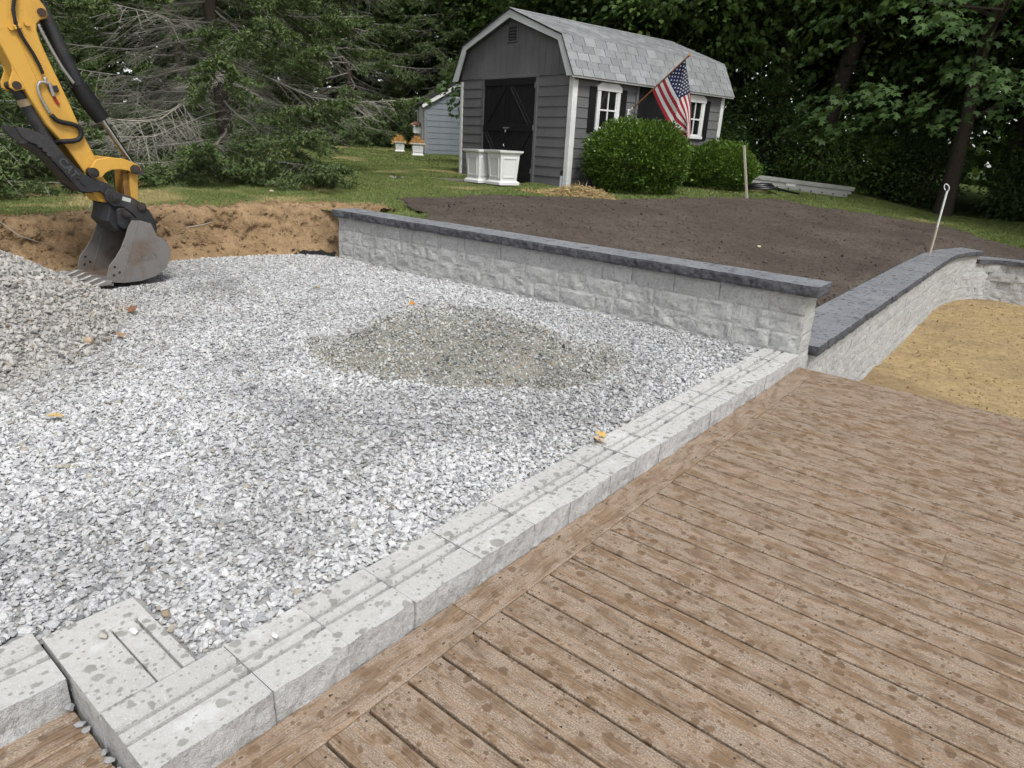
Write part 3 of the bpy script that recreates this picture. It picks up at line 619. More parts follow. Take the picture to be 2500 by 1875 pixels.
M_SHING = t.fin(c, .93, t.bump(f, .5, .003), spec=.15)
M_SHDARK = plain('roof_underlay', (.03,.03,.032), .95)
SH = thing('barn_shed', 'dark grey gambrel-roofed shed with black double doors behind the bushes', 'shed', (-6.71, 10.63, .73), -.2021)
W, LEN, HT = 3.66, 4.84, 2.07; NC = 11; EX = HT/NC
def siding_mesh(L): # lap board: local x along, face at y<=0, bottom edge proud
    m = MB(); m.add([(0,-.026,0),(L,-.026,0),(L,-.011,EX),(0,-.011,EX),(0,.02,0),(L,.02,0),(L,.02,EX),(0,.02,EX)], [(0,1,2,3),(1,0,4,5),(3,2,6,7),(0,3,7,4),(2,1,5,6),(5,4,7,6)]); return m.mesh('siding_board', M_GREY)
sA, sB, sC, sD = siding_mesh(W-2.79-.07), siding_mesh(.97-.07), siding_mesh(LEN-.14), siding_mesh(W-.1)
for i in range(NC):
    z = i*EX; inst('siding_board', sA, SH, (-W+.07, 0, z)); inst('siding_board', sB, SH, (-.97, 0, z)); inst('siding_board', sC, SH, (0, .07, z), math.pi/2)
core = MB(); core.box((-W+.03, .03, .0), (-.03, LEN-.03, HT)); core.build('wall', M_GREY, SH)
MB().box((-W+.02, .05, -.28), (-.02, LEN-.05, .0)).build('foundation', M_DARKWOOD, SH)
PROF = [(-1.99, 2.03), (-1.60, 2.73), (0, 3.31), (1.60, 2.73), (1.99, 2.03)]; CX = -W/2
def gz(x): return np.interp(x, [p[0] for p in PROF], [p[1] for p in PROF])
xs_ = np.arange(-1.83, 1.8301, .2033)
for a, b in zip(xs_[:-1], xs_[1:]):
    pts = [(a, 2.075), (b, 2.075), (b, gz(b)-.03)] + [(k, gz(k)-.03) for k in (1.6, 0, -1.6) if a+1e-6 < k < b-1e-6] + [(a, gz(a)-.03)]
    e = .004; pts = [(p[0]+(e if p[0] == a else -e if p[0] == b else 0), p[1]) for p in pts]
    MB().prism(pts, lambda u, v_, d: (CX+u, d, v_), -.030, .02, 0, .003).build('gable_board', M_GREY, SH)
MB().prism([(p[0]*.985, p[1]-.05) for p in PROF] , lambda u, v_, d: (CX+u, d, v_), -.012, .03).build('gable_backing', M_GREY, SH)
MB().prism([(-1.8, 2.0)]+[(p[0]*.91, p[1]-.03) for p in PROF]+[(1.8, 2.0)], lambda u, v_, d: (CX+u, d, v_), LEN-.02, LEN+.01).build('rear_gable', M_GREY, SH)
for y0 in (-.17, LEN+.12):
    for (a, b) in zip(PROF[:-1], PROF[1:]):
        A, B = Vector((a[0], a[1])), Vector((b[0], b[1])); w = .135
        def inn(p, i): # inner offset points
            P0 = Vector(PROF[i]); 
            return P0
        ia, ib = PROF.index(a), PROF.index(b)
        ins = [(-1.99+.0, 2.03), (-1.49, 2.655), (0, 3.165), (1.49, 2.655), (1.99-.0, 2.03)]
        ins[0] = (-1.80, 2.03); ins[4] = (1.80, 2.03)
        MB().prism([a, b, ins[ib], ins[ia]], lambda u, v_, d: (CX+u, d, v_), y0, y0+.03, 0, .003).build('rake_board', M_TRIMGREY, SH)
# corner boards
for (a, b) in (((-.075, -.042, -.02), (.042, -.001, 2.03)), ((.001, -.0, -.02), (.044, .085, 2.03)), ((-W-.012, -.042, -.02), (-W+.07, 0, 2.03)), ((.0, LEN-.085, -.02), (.04, LEN+.03, 2.05)), ((-.08, LEN, 0.), (0, LEN+.032, 2.05))): MB().box(a, b, 0, .004).build('corner_board', M_WHITE, SH)
# roof
Y0R, Y1R = -.19, LEN+.17
roof = MB()
for (a, b) in zip(PROF[:-1], PROF[1:]):
    A = Vector((a[0], 0, a[1])); B = Vector((b[0], 0, b[1])); n_ = Vector((-(B-A).z, 0, (B-A).x)).normalized()
    if n_.z < 0: n_ = -n_
    q = []
    for P in (A, B):
        for yy in (Y0R, Y1R):
            for o_ in (0, .022): q.append((CX+P.x+n_.x*o_, yy, P.z+n_.z*o_))
    roof.add(q, [(0,2,6,4),(1,5,7,3),(0,1,3,2),(4,6,7,5),(0,4,5,1),(2,3,7,6)], 0 if b[0] > .1 or True else 1)
roof = roof.build('roof', M_SHDARK, SH)
def tab_mesh(w, l, th=.007):
    m = MB(); e = .006; m.add([(e,0,0),(w-e,0,0),(w-e,l,.001),(e,l,.001),(e,0,th),(w-e,0,th),(w-e,l,.003),(e,l,.003)], [(0,3,2,1),(4,5,6,7),(0,1,5,4),(1,2,6,5),(2,3,7,6),(3,0,4,7)]); return m.mesh('shingle', M_SHING)
TW = .305; cache = {}
def slope(a, b, rows, name='shingle', off=0, side=1):
    A = Vector((a[0], 0, a[1])); B = Vector((b[0], 0, b[1])); d = B-A; Ls = d.length; d.normalize(); n_ = Vector((-d.z*-1, 0, 0)); n_ = Vector((d.z, 0, -d.x)); n_ = n_ if n_.z > 0 else -n_
    ex = Ls/rows
    for r_ in range(rows):
        s = Y0R-.012; k = 0; st = -(TW/2 if (r_+off) % 2 else .04)
        s += st
        while s < Y1R:
            y0 = max(s, Y0R-.012); y1 = min(s+TW, Y1R+.012); w = round(y1-y0, 3)
            if w > .02:
                key = (w, round(ex, 3))
                if key not in cache: cache[key] = tab_mesh(w, ex+.03)
                P = A + d*(ex*r_-.012) + n_*(.0235 + .0035*((k*7+r_*3) % 3)/3)
                # local x along +y (shed), local y up the slope, local z outwards
                X = Vector((0, 1, 0)); Yv = d; Z = X.cross(Yv)
                if side < 0: X = -X; Z = X.cross(Yv); yo = y1
                else: yo = y0
                M = Matrix((X, Yv, Z)).transposed()
                o = inst('shingle', cache[key], roof, (CX+P.x, yo, P.z)); o.rotation_euler = M.to_euler()
            s += TW; k += 1
slope(PROF[4], PROF[3], 5); slope(PROF[3], PROF[2], 11, off=1)
MB().box((1.965+CX, Y0R, 2.0), (2.0+CX, Y1R, 2.028), 0, .003).build('drip_edge', M_WHITE, SH)
rid = MB(); rid.add([(CX-.13, Y0R-.01, 3.29), (CX, Y0R-.01, 3.345), (CX+.13, Y0R-.01, 3.30), (CX-.13, Y1R, 3.29), (CX, Y1R, 3.345), (CX+.13, Y1R, 3.30)], [(0,1,4,3),(1,2,5,4)]); rid.build('ridge_cap', M_SHING, roof)
# louvre vent
vent = MB().box((-2.03, -.05, 2.73), (-1.995, -.02, 3.06)).box((-1.715, -.05, 2.73), (-1.68, -.02, 3.06)).box((-1.995, -.05, 3.03), (-1.715, -.02, 3.06)).box((-1.995, -.05, 2.73), (-1.715, -.02, 2.755)).build('vent', M_GREY, SH)
MB().box((-1.995, -.034, 2.755), (-1.715, -.031, 3.03)).build('vent_backing', M_SHDARK, vent)
for q in range(5): MB().obox((-1.855, -.042, 2.785+q*.056), (.28, .035, .006), Matrix.Rotation(math.radians(-38), 3, 'X')).build('slat', M_GREY, vent)
# front double door
DZ0, DZ1 = .07, 2.045
for q, (a, b, sgn) in enumerate(((-2.735, -1.892, 1), (-1.888, -1.045, -1))):
    door = MB().box((a, -.042, DZ0), (b, -.0268, DZ1)).build('door', M_BLACK, SH)
    nP = 5; w = (b-a)/nP
    for k in range(nP): MB().box((a+k*w+.003, -.052, DZ0+.002), (a+(k+1)*w-.003, -.0421, DZ1-.002), 0, .002).build('plank', M_BLACK, door)
    for (z0, z1) in ((DZ0+.005, DZ0+.13), (1.02, 1.15), (DZ1-.13, DZ1-.005)): MB().box((a+.01, -.072, z0), (b-.01, -.0521, z1), 0, .003).build('rail', M_BLACK, door)
    hx = a if sgn > 0 else b; mx = b if sgn > 0 else a
    for (p, r_) in (((mx-sgn*.1, DZ1-.14), (hx+sgn*.1, 1.16)), ((hx+sgn*.1, 1.01), (mx-sgn*.1, DZ0+.14))):
        P, Q = Vector((p[0], 0, p[1])), Vector((r_[0], 0, r_[1])); d = Q-P; ang = math.atan2(d.x, d.z); M = Matrix.Rotation(ang, 3, 'Y')
        MB().obox((P+Q)/2 + Vector((0, -.062, 0)), (.085, .019, d.length), M, 0, .003).build('brace', M_BLACK, door)
        worn = (q == 1 and p[1] > 1.5) or (q == 0 and p[1] < 1.5)
        if worn: MB().obox((P+Q)/2 + M @ Vector((.041, -.064, 0)), (.006, .02, d.length*.98), M).build('brace_edge', M_WORN, door)
    for z0 in (.25, 1.1, 1.9): MB().box((hx-.02, -.066, z0-.05), (hx+.02, -.0525, z0+.05), 0, .002).build('hinge', M_GREY, door)
MB().box((-1.905, -.08, DZ0), (-1.875, -.0725, DZ1)).build('astragal', M_BLACK, SH)
lk = MB().box((-2.0, -.083, 1.075), (-1.8, -.0735, 1.1)).box((-1.915, -.105, .99), (-1.875, -.083, 1.035), 0, .004).tube([(-1.91, -.094, 1.035), (-1.91, -.094, 1.07), (-1.895, -.094, 1.082), (-1.88, -.094, 1.07), (-1.88, -.094, 1.035)], .004, 6)
lk.build('padlock', plain('galvanised_steel', (.42,.42,.42), .4, .8), SH)
MB().tube([(-1.96, -.073, .76), (-1.94, -.1, .75), (-1.92, -.1, .72), (-1.93, -.073, .69)], .006, 6).build('handle', MATS['galvanised_steel'], SH)
for (a, b) in ((-2.805, -2.742), (-1.038, -.972)): MB().box((a, -.055, 0), (b, -.0, 2.07), 0, .004).build('door_jamb', M_GREY, SH)
MB().box((-2.805, -.06, 2.05), (-.972, -.0305, 2.11), 0, .004).build('door_header', M_GREY, SH)
MB().box((-2.74, -.09, .02), (-1.04, -.02, .066), 0, .004).build('threshold', M_BLACK, SH)
# side wall: windows with shutters, black door (x = 0 faces +x; s runs along y)
def sbox(m, s0, s1, z0, z1, o0, o1, bev=.003): return m.box((o0, s0, z0), (o1, s1, z1), 0, bev)
for (s0, s1) in ((.62, 1.28), (3.46, 4.12)):
    z0, z1 = 1.14, 1.87; win = MB()
    sbox(win, s0, s0+.085, z0, z1, .0, .062); sbox(win, s1-.085, s1, z0, z1, .0, .062); sbox(win, s0-.015, s1+.015, z0-.06, z0, .0, .08)
    win = win.build('window', M_WHITE, SH)
    MB().prism([(s0-.02, z1-.03), (s1+.02, z1-.03), (s1+.02, z1+.055), (s1-.1, z1+.12), (s0+.1, z1+.12), (s0-.02, z1+.055)], lambda u, v_, d: (d, u, v_), .072, .001, 0, .003).build('header', M_WHITE, win)
    sbox(MB(), s0+.085, s1-.085, z0, z1-.03, .021, .0275, 0).build('pane', M_GLASS, win)
    mm = MB(); sbox(mm, (s0+s1)/2-.015, (s0+s1)/2+.015, z0, z1-.03, .028, .046); mm.build('muntin', M_WHITE, win)
    mm = MB(); sbox(mm, s0+.085, s1-.085, (z0+z1)/2-.03, (z0+z1)/2+.0, .028, .0485); mm.build('muntin', M_WHITE, win)
    mm = MB(); sbox(mm, s0+.085, s0+.115, z0, z1-.03, .028, .0455); mm.build('sash_stile', M_WHITE, win); mm = MB(); sbox(mm, s1-.115, s1-.085, z0, z1-.03, .028, .0455); mm.build('sash_stile', M_WHITE, win)
    mm = MB(); sbox(mm, s0+.115, s1-.115, z0, z0+.035, .028, .0452); mm.build('sash_rail', M_WHITE, win)
    for (a, b) in ((s0-.20, s0-.022), (s1+.022, s1+.20)):
        sh_ = MB(); sbox(sh_, a, b, z0-.07, z1+.03, .027, .048); sh_ = sh_.build('shutter', M_BLACK, win)
        for k in range(2):
            mm = MB(); sbox(mm, a+.004+k*(b-a)/2, a+(k+1)*(b-a)/2-.004, z0-.065, z1+.025, .0482, .056); mm.build('board', M_BLACK, win)
for (a, b) in ((1.84, 2.46), (2.47, 3.09)):
    dd = MB(); sbox(dd, a, b, .1, 2.04, .026, .04); dd = dd.build('side_door', M_BLACK, SH)
    for k in range(4): mm = MB(); w = (b-a)/4; sbox(mm, a+k*w+.003, a+(k+1)*w-.003, .1, 2.03, .0402, .05); mm.build('plank', M_BLACK, dd)
    for z in (.2, 1.1, 1.9): mm = MB(); sbox(mm, a+.01, b-.01, z, z+.12, .0502, .066); mm.build('rail', M_BLACK, dd)
for a in (1.77, 3.1): mm = MB(); sbox(mm, a, a+.065, 0, 2.06, .0, .055); mm.build('door_jamb', M_GREY, SH)
# ------------------------------------------------------------------ smaller shed beyond
M_BLUEGREY = m_paint('blue_grey_siding', (.24,.265,.29), .1)
S2 = thing('small_shed', 'small blue-grey gabled shed standing beyond the dark barn shed', 'shed', (-17.83, 17.42, .92), .974)
W2, L2, H2, HP = 2.5, 2.6, 1.82, 2.52
s2a, s2b = None, None
m = MB(); e2 = H2/9
def lap(L, ex, mat_): return MB().add([(0,-.024,0),(L,-.024,0),(L,-.010,ex),(0,-.010,ex),(0,.02,0),(L,.02,0),(L,.02,ex),(0,.02,ex)], [(0,1,2,3),(1,0,4,5),(3,2,6,7),(0,3,7,4),(2,1,5,6),(5,4,7,6)]).mesh('siding_board', mat_)
la, lb = lap(W2-.1, e2, M_BLUEGREY), lap(L2-.1, e2, M_BLUEGREY)
for i in range(9): inst('siding_board', la, S2, (.06, 0, i*e2)); inst('siding_board', lb, S2, (0, L2-.05, i*e2), -math.pi/2)
MB().box((.02, .02, -.1), (W2-.02, L2-.02, H2)).build('wall', M_BLUEGREY, S2)
for k in range(10):
    a, b = k*W2/10, (k+1)*W2/10; zf = lambda x: H2 + (HP-H2)*(1-abs(x-W2/2)/(W2/2)); q = [(a+.004, H2), (b-.004, H2), (b-.004, zf(b-.004))] + ([(W2/2, HP)] if a < W2/2 < b else []) + [(a+.004, zf(a+.004))]
    MB().prism(q, lambda u, v_, d: (u, d, v_), -.03, .015, 0).build('gable_board', M_BLUEGREY, S2)
MB().prism([(0, H2), (W2, H2), (W2/2, HP)], lambda u, v_, d: (u, d, v_), -.012, .03).build('gable_backing', M_BLUEGREY, S2)
for sgn in (-1, 1):
    ex_, ez = W2/2+.14, H2-.08; ap = HP+.06
    q = [(W2/2+sgn*ex_, ez), (W2/2, ap), (W2/2, ap-.15), (W2/2+sgn*(ex_-.03), ez-.11), (W2/2+sgn*ex_, ez-.09)]
    MB().prism(q, lambda u, v_, d: (u, d, v_), -.15, -.12, 0).build('rake_board', M_WHITE, S2)
    q = [(W2/2+sgn*(ex_+.03), ez), (W2/2, ap+.012), (W2/2, ap+.035), (W2/2+sgn*(ex_+.03), ez+.025)]
    MB().prism(q, lambda u, v_, d: (u, d, v_), -.17, L2+.15, 0).build('roof', M_SHDARK, S2)
MB().box((-.03, -.03, 0), (.075, .0, H2), 0, .004).build('corner_board', M_BLUEGREY, S2); MB().box((-.034, 0, 0), (0, .09, H2), 0, .004).build('corner_board', M_WHITE, S2)
vn_ = MB().box((W2/2-.15, -.05, 2.02), (W2/2+.15, -.035, 2.06)).box((W2/2-.15, -.05, 2.32), (W2/2+.15, -.035, 2.36)).box((W2/2-.15, -.05, 2.06), (W2/2-.115, -.035, 2.32)).box((W2/2+.115, -.05, 2.06), (W2/2+.15, -.035, 2.32)).build('vent', M_WHITE, S2)
MB().box((W2/2-.115, -.036, 2.06), (W2/2+.115, -.032, 2.32)).build('vent_backing', M_SHDARK, vn_)
for q in range(5): MB().obox((W2/2, -.043, 2.085+q*.052), (.23, .03, .008), Matrix.Rotation(math.radians(-38), 3, 'X')).build('slat', M_BLUEGREY, vn_)
dr = MB().box((-.05, .25, .08), (-.026, 1.15, 1.74), 0, .004).build('door', M_WHITE, S2)
for z0 in (.4, 1.62): MB().box((-.065, .2, z0), (-.0505, .55, z0+.035)).build('hinge', M_BLACK, dr)
wn2 = MB().box((-.06, 1.5, .85), (-.026, 2.1, 1.6), 0, .004).build('window', M_WHITE, S2); MB().box((-.064, 1.56, .91), (-.0605, 2.04, 1.54)).build('pane', M_GLASS, wn2)
# ------------------------------------------------------------------ excavator arm (outlines in the arm's own plane: y, z)
STICK = [(0.999,2.835),(1.307,2.907),(1.506,2.621),(1.569,2.442),(1.603,2.388),(1.611,2.344),(1.596,2.312),(1.548,2.292),(1.517,2.257),(1.509,2.21),(1.519,2.138),(1.549,2.027),(1.609,1.84),(1.672,1.632),(1.735,1.399),(1.814,1.188),(1.839,1.055),(1.884,0.975),(1.892,0.886),(1.841,0.807),(1.781,0.817),(1.743,0.887),(1.729,0.969),(1.697,1.071),(1.579,1.304),(1.458,1.475),(1.353,1.721),(1.31,1.839),(1.269,1.961),(1.229,2.074),(1.141,2.369)]
LUG = [(1.28,1.936),(1.282,1.877),(1.242,1.79),(1.242,1.749),(1.278,1.725),(1.358,1.748),(1.347,1.799),(1.311,1.846)]
LINK = [(1.709,1.058),(1.73,1.12),(1.789,1.195),(1.889,1.216),(2.019,1.206),(2.109,1.173),(2.161,1.143),(2.172,1.101),(2.139,1.062),(2.091,1.066),(2.058,1.095),(1.989,1.107),(1.911,1.105),(1.854,1.079),(1.813,1.035),(1.775,1.026),(1.734,1.029)]
LINK2 = [(2.08,1.1),(2.147,1.097),(2.153,1.056),(2.125,0.834),(2.127,0.767),(2.089,0.748),(2.061,0.786),(2.065,0.934)]
COUP = [(1.801,0.842),(1.797,0.898),(1.826,0.941),(1.877,0.924),(1.95,0.894),(2.04,0.856),(2.114,0.8),(2.171,0.731),(2.208,0.649),(2.223,0.558),(2.207,0.49),(2.18,0.517),(2.146,0.602),(2.093,0.642),(2.046,0.661),(1.998,0.721),(1.933,0.773),(1.856,0.781)]
EAR = [(1.862,0.747),(1.889,0.77),(1.932,0.766),(1.961,0.727),(2.029,0.663),(1.991,0.615),(1.939,0.568),(1.89,0.578),(1.855,0.622)]
NECK = [(1.835,0.792),(1.926,0.772),(1.985,0.737),(2.003,0.636),(1.981,0.536),(1.862,0.543),(1.791,0.647),(1.817,0.711)]
THUMB = [(1.207,1.453),(1.287,1.437),(1.375,1.404),(1.468,1.34),(1.536,1.235),(1.603,1.143),(1.674,1.064),(1.759,1.023),(1.847,0.988),(1.911,0.936),(1.933,0.874),(1.916,0.818),(1.865,0.792),(1.824,0.829),(1.811,0.884),(1.774,0.918),(1.682,0.905),(1.628,0.916),(1.591,0.957),(1.546,1.034),(1.5,1.112),(1.47,1.169),(1.442,1.179),(1.433,1.208),(1.407,1.215),(1.402,1.247),(1.379,1.255),(1.376,1.284),(1.349,1.283),(1.337,1.311),(1.294,1.327),(1.248,1.357),(1.224,1.402)]
THUMBF = [(1.176,1.457),(1.228,1.451),(1.311,1.406),(1.349,1.32),(1.294,1.31),(1.225,1.359),(1.185,1.423)]
BUCK = [(1.943,0.664),(1.904,0.609),(1.863,0.514),(1.814,0.419),(1.749,0.33),(1.685,0.261),(1.659,0.186),(1.644,0.129),(1.704,0.105),(1.796,0.09),(1.959,0.091),(2.097,0.123),(2.191,0.183),(2.245,0.269),(2.261,0.356),(2.24,0.441),(2.187,0.491),(2.154,0.502),(2.134,0.562),(2.112,0.626),(2.034,0.656)]
P_PINS = [(1.746,1.08),(2.112,1.108),(1.867,0.861),(1.932,0.713),(2.099,0.772),(2.213,0.624)]
P_UP = [(1.564,2.35),(1.289,1.77)]
CYLB = [(1.634,2.312),(1.709,2.085),(1.8,1.819)]
CYLS = [(1.8,1.819),(1.85,1.672),(1.956,1.54)]
ROD = [(1.95,1.546),(2.111,1.201),(2.195,1.096)]
TCYL = [(1.32,1.766),(1.352,1.693),(1.491,1.327),(1.538,1.194)]
HOSE1 = [(1.388,2.483),(1.371,2.404),(1.35,2.325),(1.352,2.236),(1.384,2.138),(1.44,2.026),(1.471,1.942),(1.486,1.876)]
HOSE2 = [(1.496,1.556),(1.523,1.511),(1.585,1.497),(1.66,1.486),(1.715,1.456),(1.722,1.412),(1.691,1.366),(1.631,1.345),(1.554,1.342),(1.516,1.319)]
HOSE3 = [(1.533,2.26),(1.557,2.19),(1.608,2.062),(1.667,1.93),(1.731,1.826)]
FIT1 = [(1.499,1.854),(1.497,1.808),(1.527,1.804),(1.535,1.749),(1.543,1.701)]
FIT2 = [(1.498,1.813),(1.453,1.808),(1.429,1.768),(1.439,1.693),(1.463,1.632),(1.491,1.56)]
CLAMP = [(1.363,2.214),(1.32,2.201),(1.439,2.248)]
HOLES = [(1.732,0.249),(1.767,0.195),(1.714,0.174)]
CREASE = [(1.994,0.654),(1.908,0.436),(1.785,0.12)]
CATB = [(2.063,0.316)]
CATT = [(1.543,1.12),(1.504,1.179),(1.595,1.044)]
STICKER = [(1.975,0.842)]
TCUT = [(1.601,1.037),(1.619,1.018),(1.648,0.967)]
def m_metal(name, c0, dirt, dk, wear, wc, rough, metal=0., sc=1.):
    t = NT(name); g = t.n('NewGeometry').outputs['Position']; a = t.noise(g, 2.6*sc, 5, .65, .3); b = t.noise(g, 17*sc, 6, .7); s = t.n('Mapping', Vector=g); s.inputs['Scale'].default_value = (30, 9, 40); sc_ = t.noise(s.outputs[0], 1.5, 4, .7)
    c = t.mix(t.ramp(a, [(.48, 0.), (.72, dk)]), c0, dirt); c = t.mix(t.ramp(b, [(.6, 0.), (.78, dk)]), c, tuple(x*.6 for x in dirt)); c = t.mix(t.ramp(sc_, [(.62, 0.), (.70, wear)]), c, wc)
    return t.fin(c, t.math('MULTIPLY_ADD', b, .25, rough), t.bump(b, .15, .003), metal, .4)
M_YEL = m_metal('yellow_machine_paint', (.60,.335,.058), (.30,.17,.05), .5, .22, (.27,.15,.04), .36)
M_YELD = m_metal('grimy_yellow_paint', (.36,.19,.035), (.06,.04,.02), .8, .2, (.05,.035,.02), .5)
M_MBLK = m_metal('scuffed_black_paint', (.022,.023,.026), (.09,.08,.07), .5, .55, (.16,.165,.17), .42)
M_BUCK = m_metal('worn_bucket_steel', (.20,.19,.18), (.145,.092,.06), .95, .6, (.34,.33,.32), .40, .25)
M_STEELB = m_metal('bright_tooth_steel', (.30,.29,.28), (.2,.16,.12), .5, .3, (.6,.6,.6), .35, .5)
M_RUBBER = plain('black_rubber', (.014,.014,.015), .55)
t = NT('chrome_rod'); M_CHROME = t.fin((.55,.55,.56), .14, None, 1.)
M_RUSTPIN = m_metal('greasy_pin_steel', (.05,.038,.032), (.12,.07,.045), .6, .2, (.16,.15,.14), .5, .4)
M_GALV = plain('zinc_fitting', (.34,.33,.31), .42, .5)
M_REDTAG = plain('red_tag', (.35,.03,.02), .5)
EXC = thing('excavator', 'yellow excavator arm with black thumb and its steel bucket on the gravel', 'excavator', (-5.97, 1.95, .08))
EO = Vector(EXC.location); yz = lambda u, v_, d: (d-EO.x, u-EO.y, v_-EO.z)
def X3(p, x): return Vector((x, p[0], p[1])) - EO
XA, XB = -5.85, -6.09
stick = MB().prism(STICK, yz, XA, XB, 0, .008).build('stick', M_YEL, EXC)
MB().prism(LUG, yz, XA-.002, XA-.03, 0, .004).build('cylinder_lug', M_YEL, stick); MB().prism(LUG, yz, XB+.03, XB+.002, 0, .004).build('cylinder_lug', M_YEL, stick)
# welded seam running down the side plate
for q in ([(1.46, 2.60), (1.375, 2.36), (1.345, 2.2), (1.41, 1.95), (1.47, 1.74)],):
    MB().tube([X3(p, XA+.001) for p in q], .004, 6).build('weld_seam', M_YEL, stick)
MB().prism([(1.30,2.60),(1.48,2.58),(1.20,3.0),(.2,3.15),(-1.2,2.7),(-2.6,1.6),(-2.75,1.25),(-2.5,1.2),(-1.1,2.2),(.15,2.62),(.9,2.55)], yz, -5.80, -6.14, 0, .01).build('boom', M_YEL, EXC)
for (xa, xb) in ((-5.795, -5.835), (-6.105, -6.145)): MB().prism(LINK, yz, xa, xb, 0, .006).build('power_link', M_YEL, EXC)
l2 = None
for (xa, xb) in ((-5.84, -5.875), (-6.065, -6.10)): MB().prism(LINK2, yz, xa, xb, 0, .004).build('bucket_link', M_YEL, EXC)
MB().prism([(p[0]-.045, p[1]) for p in LINK2], yz, -5.8755, -6.0645, 0, .004).build('bucket_link', M_YELD, EXC)
MB().tube([X3((2.15+.022*math.cos(a), .98+.022*math.sin(a)), -5.857) for a in np.linspace(-1.9, 1.9, 9)], .007, 6).build('lifting_eye', M_YELD, EXC)
for (xa, xb) in ((-5.735, -5.775), (-6.165, -6.205)): MB().prism(COUP, yz, xa, xb, 0, .006).build('coupler_plate', M_MBLK, EXC)
bucket = MB()
shell = [(1.66,.118),(1.704,.105),(1.796,.09),(1.959,.091),(2.097,.123),(2.191,.183),(2.245,.269),(2.261,.356),(2.24,.441),(2.187,.491),(2.154,.502),(2.134,.562),(2.112,.626),(2.034,.648),(1.96,.65)]
sh = np.array(shell); tg = np.gradient(sh, axis=0); nn = np.stack([-tg[:, 1], tg[:, 0]], 1); nn /= np.linalg.norm(nn, axis=1)[:, None]; inn = sh + nn*.014
for i in range(len(sh)-1):
    q = [sh[i], sh[i+1], inn[i+1], inn[i]]; bucket.prism([tuple(p) for p in q], yz, -5.6135, -6.2865)
bucket = bucket.build('bucket', M_BUCK, EXC, True, 40)
for (xa, xb) in ((-5.598, -5.613), (-6.287, -6.302)): MB().prism(BUCK, yz, xa, xb, 0, .003).build('side_plate', M_BUCK, bucket)
MB().tube([X3(p, -5.5985) for p in CREASE], .006, 6).build('weld_seam', M_BUCK, bucket); MB().tube([X3(p, -6.286) for p in CREASE], .006, 6).build('weld_seam', M_BUCK, bucket)
for p in HOLES:
    MB().cyl(X3(p, -5.596), X3(p, -5.60), .0115, 12).build('bolt_hole', M_SHDARK, bucket); MB().cyl(X3(p, -6.2865), X3(p, -6.283), .0115, 12).build('bolt_hole', M_SHDARK, bucket)
MB().prism([(1.60,.085),(1.70,.075),(1.70,.10),(1.61,.108)], yz, -5.60, -6.30, 0, .003).build('cutting_edge', M_BUCK, bucket)
for k in range(5):
    xc = -5.625 - k*.1625; tp = [(1.515,.098),(1.57,.082),(1.68,.085),(1.70,.125),(1.63,.135),(1.57,.114)]
    MB().prism(tp, yz, xc+.034, xc-.034, 0, .008).build('tooth', M_STEELB, bucket)
# ears and neck that hang the bucket from the coupler
for (xa, xb) in ((-5.695, -5.73), (-6.21, -6.245)): MB().prism(EAR, yz, xa, xb, 0, .005).build('bucket_ear', M_MBLK, bucket)
MB().prism(NECK, yz, -5.778, -6.162, 0, .01).build('coupler_body', M_MBLK, EXC)
MB().cyl(X3((2.0,.635), -5.62), X3((2.0,.635), -5.694), .045, 18).build('hinge_tube', M_MBLK, bucket)
for (xa, xb) in ((-5.79, -5.83), (-6.11, -6.15)): MB().prism(THUMB, yz, xa, xb, 0, .004).build('thumb_plate', M_MBLK, EXC)
MB().prism(THUMBF, yz, -6.02, -6.05, 0, .004).build('thumb_tip', M_MBLK, EXC)
MB().prism([(1.30,1.36),(1.50,1.20),(1.60,1.06),(1.70,.94),(1.72,.90),(1.66,.90),(1.56,1.0),(1.42,1.20),(1.28,1.31)], yz, -5.831, -6.109).build('thumb_web', M_MBLK, EXC)
for q, p in enumerate(P_PINS):
    r_ = (.045, .044, .040, .034, .040, .018)[q]; x0 = (-5.775, -5.775, -5.718, -5.675, -5.715, -5.72)[q]
    pin = MB().cyl(X3(p, x0), X3(p, -11.94-x0), r_, 22).build('pin', M_RUSTPIN, EXC, True)
    MB().cyl(X3(p, x0+.012), X3(p, x0), r_*.62, 18).build('pin_cap', M_MBLK, pin, True); MB().cyl(X3(p, x0+.018), X3(p, x0+.012), r_*.25, 8).build('bolt', M_RUSTPIN, pin)
for p in P_UP:
    pin = MB().cyl(X3(p, -5.83), X3(p, -6.11), .032, 20).build('pin', M_RUSTPIN, EXC, True)
cb = MB().tube([X3((1.60, 2.42), -5.97), X3(CYLB[0], -5.97), X3(CYLB[1], -5.97), X3(CYLB[2], -5.97)], [.05, .056, .056, .056], 20).build('bucket_cylinder', M_MBLK, EXC, True)
MB().tube([X3(CYLS[0], -5.97), X3((1.87,1.676), -5.97), X3(CYLS[2], -5.97)], [.074, .078, .07], 20).build('rubber_guard', M_RUBBER, cb, True)
MB().tube([X3(ROD[0], -5.97), X3(ROD[2], -5.97)], .027, 18).build('piston_rod', M_CHROME, cb, True)
MB().cyl(X3(ROD[2], -5.90), X3(ROD[2], -6.04), .05, 18).build('rod_eye', M_MBLK, cb, True)
tc = MB().tube([X3(TCYL[0], -5.97), X3(TCYL[1], -5.97), X3(TCYL[2], -5.97)], [.055, .06, .06], 20).build('thumb_cylinder', M_MBLK, EXC, True)
MB().tube([X3(TCYL[2], -5.97), X3((1.60, 1.10), -5.97)], .03, 14).build('piston_rod', M_CHROME, tc, True)
tdir = (Vector(X3(TCYL[2], -5.97))-Vector(X3(TCYL[1], -5.97))).normalized()
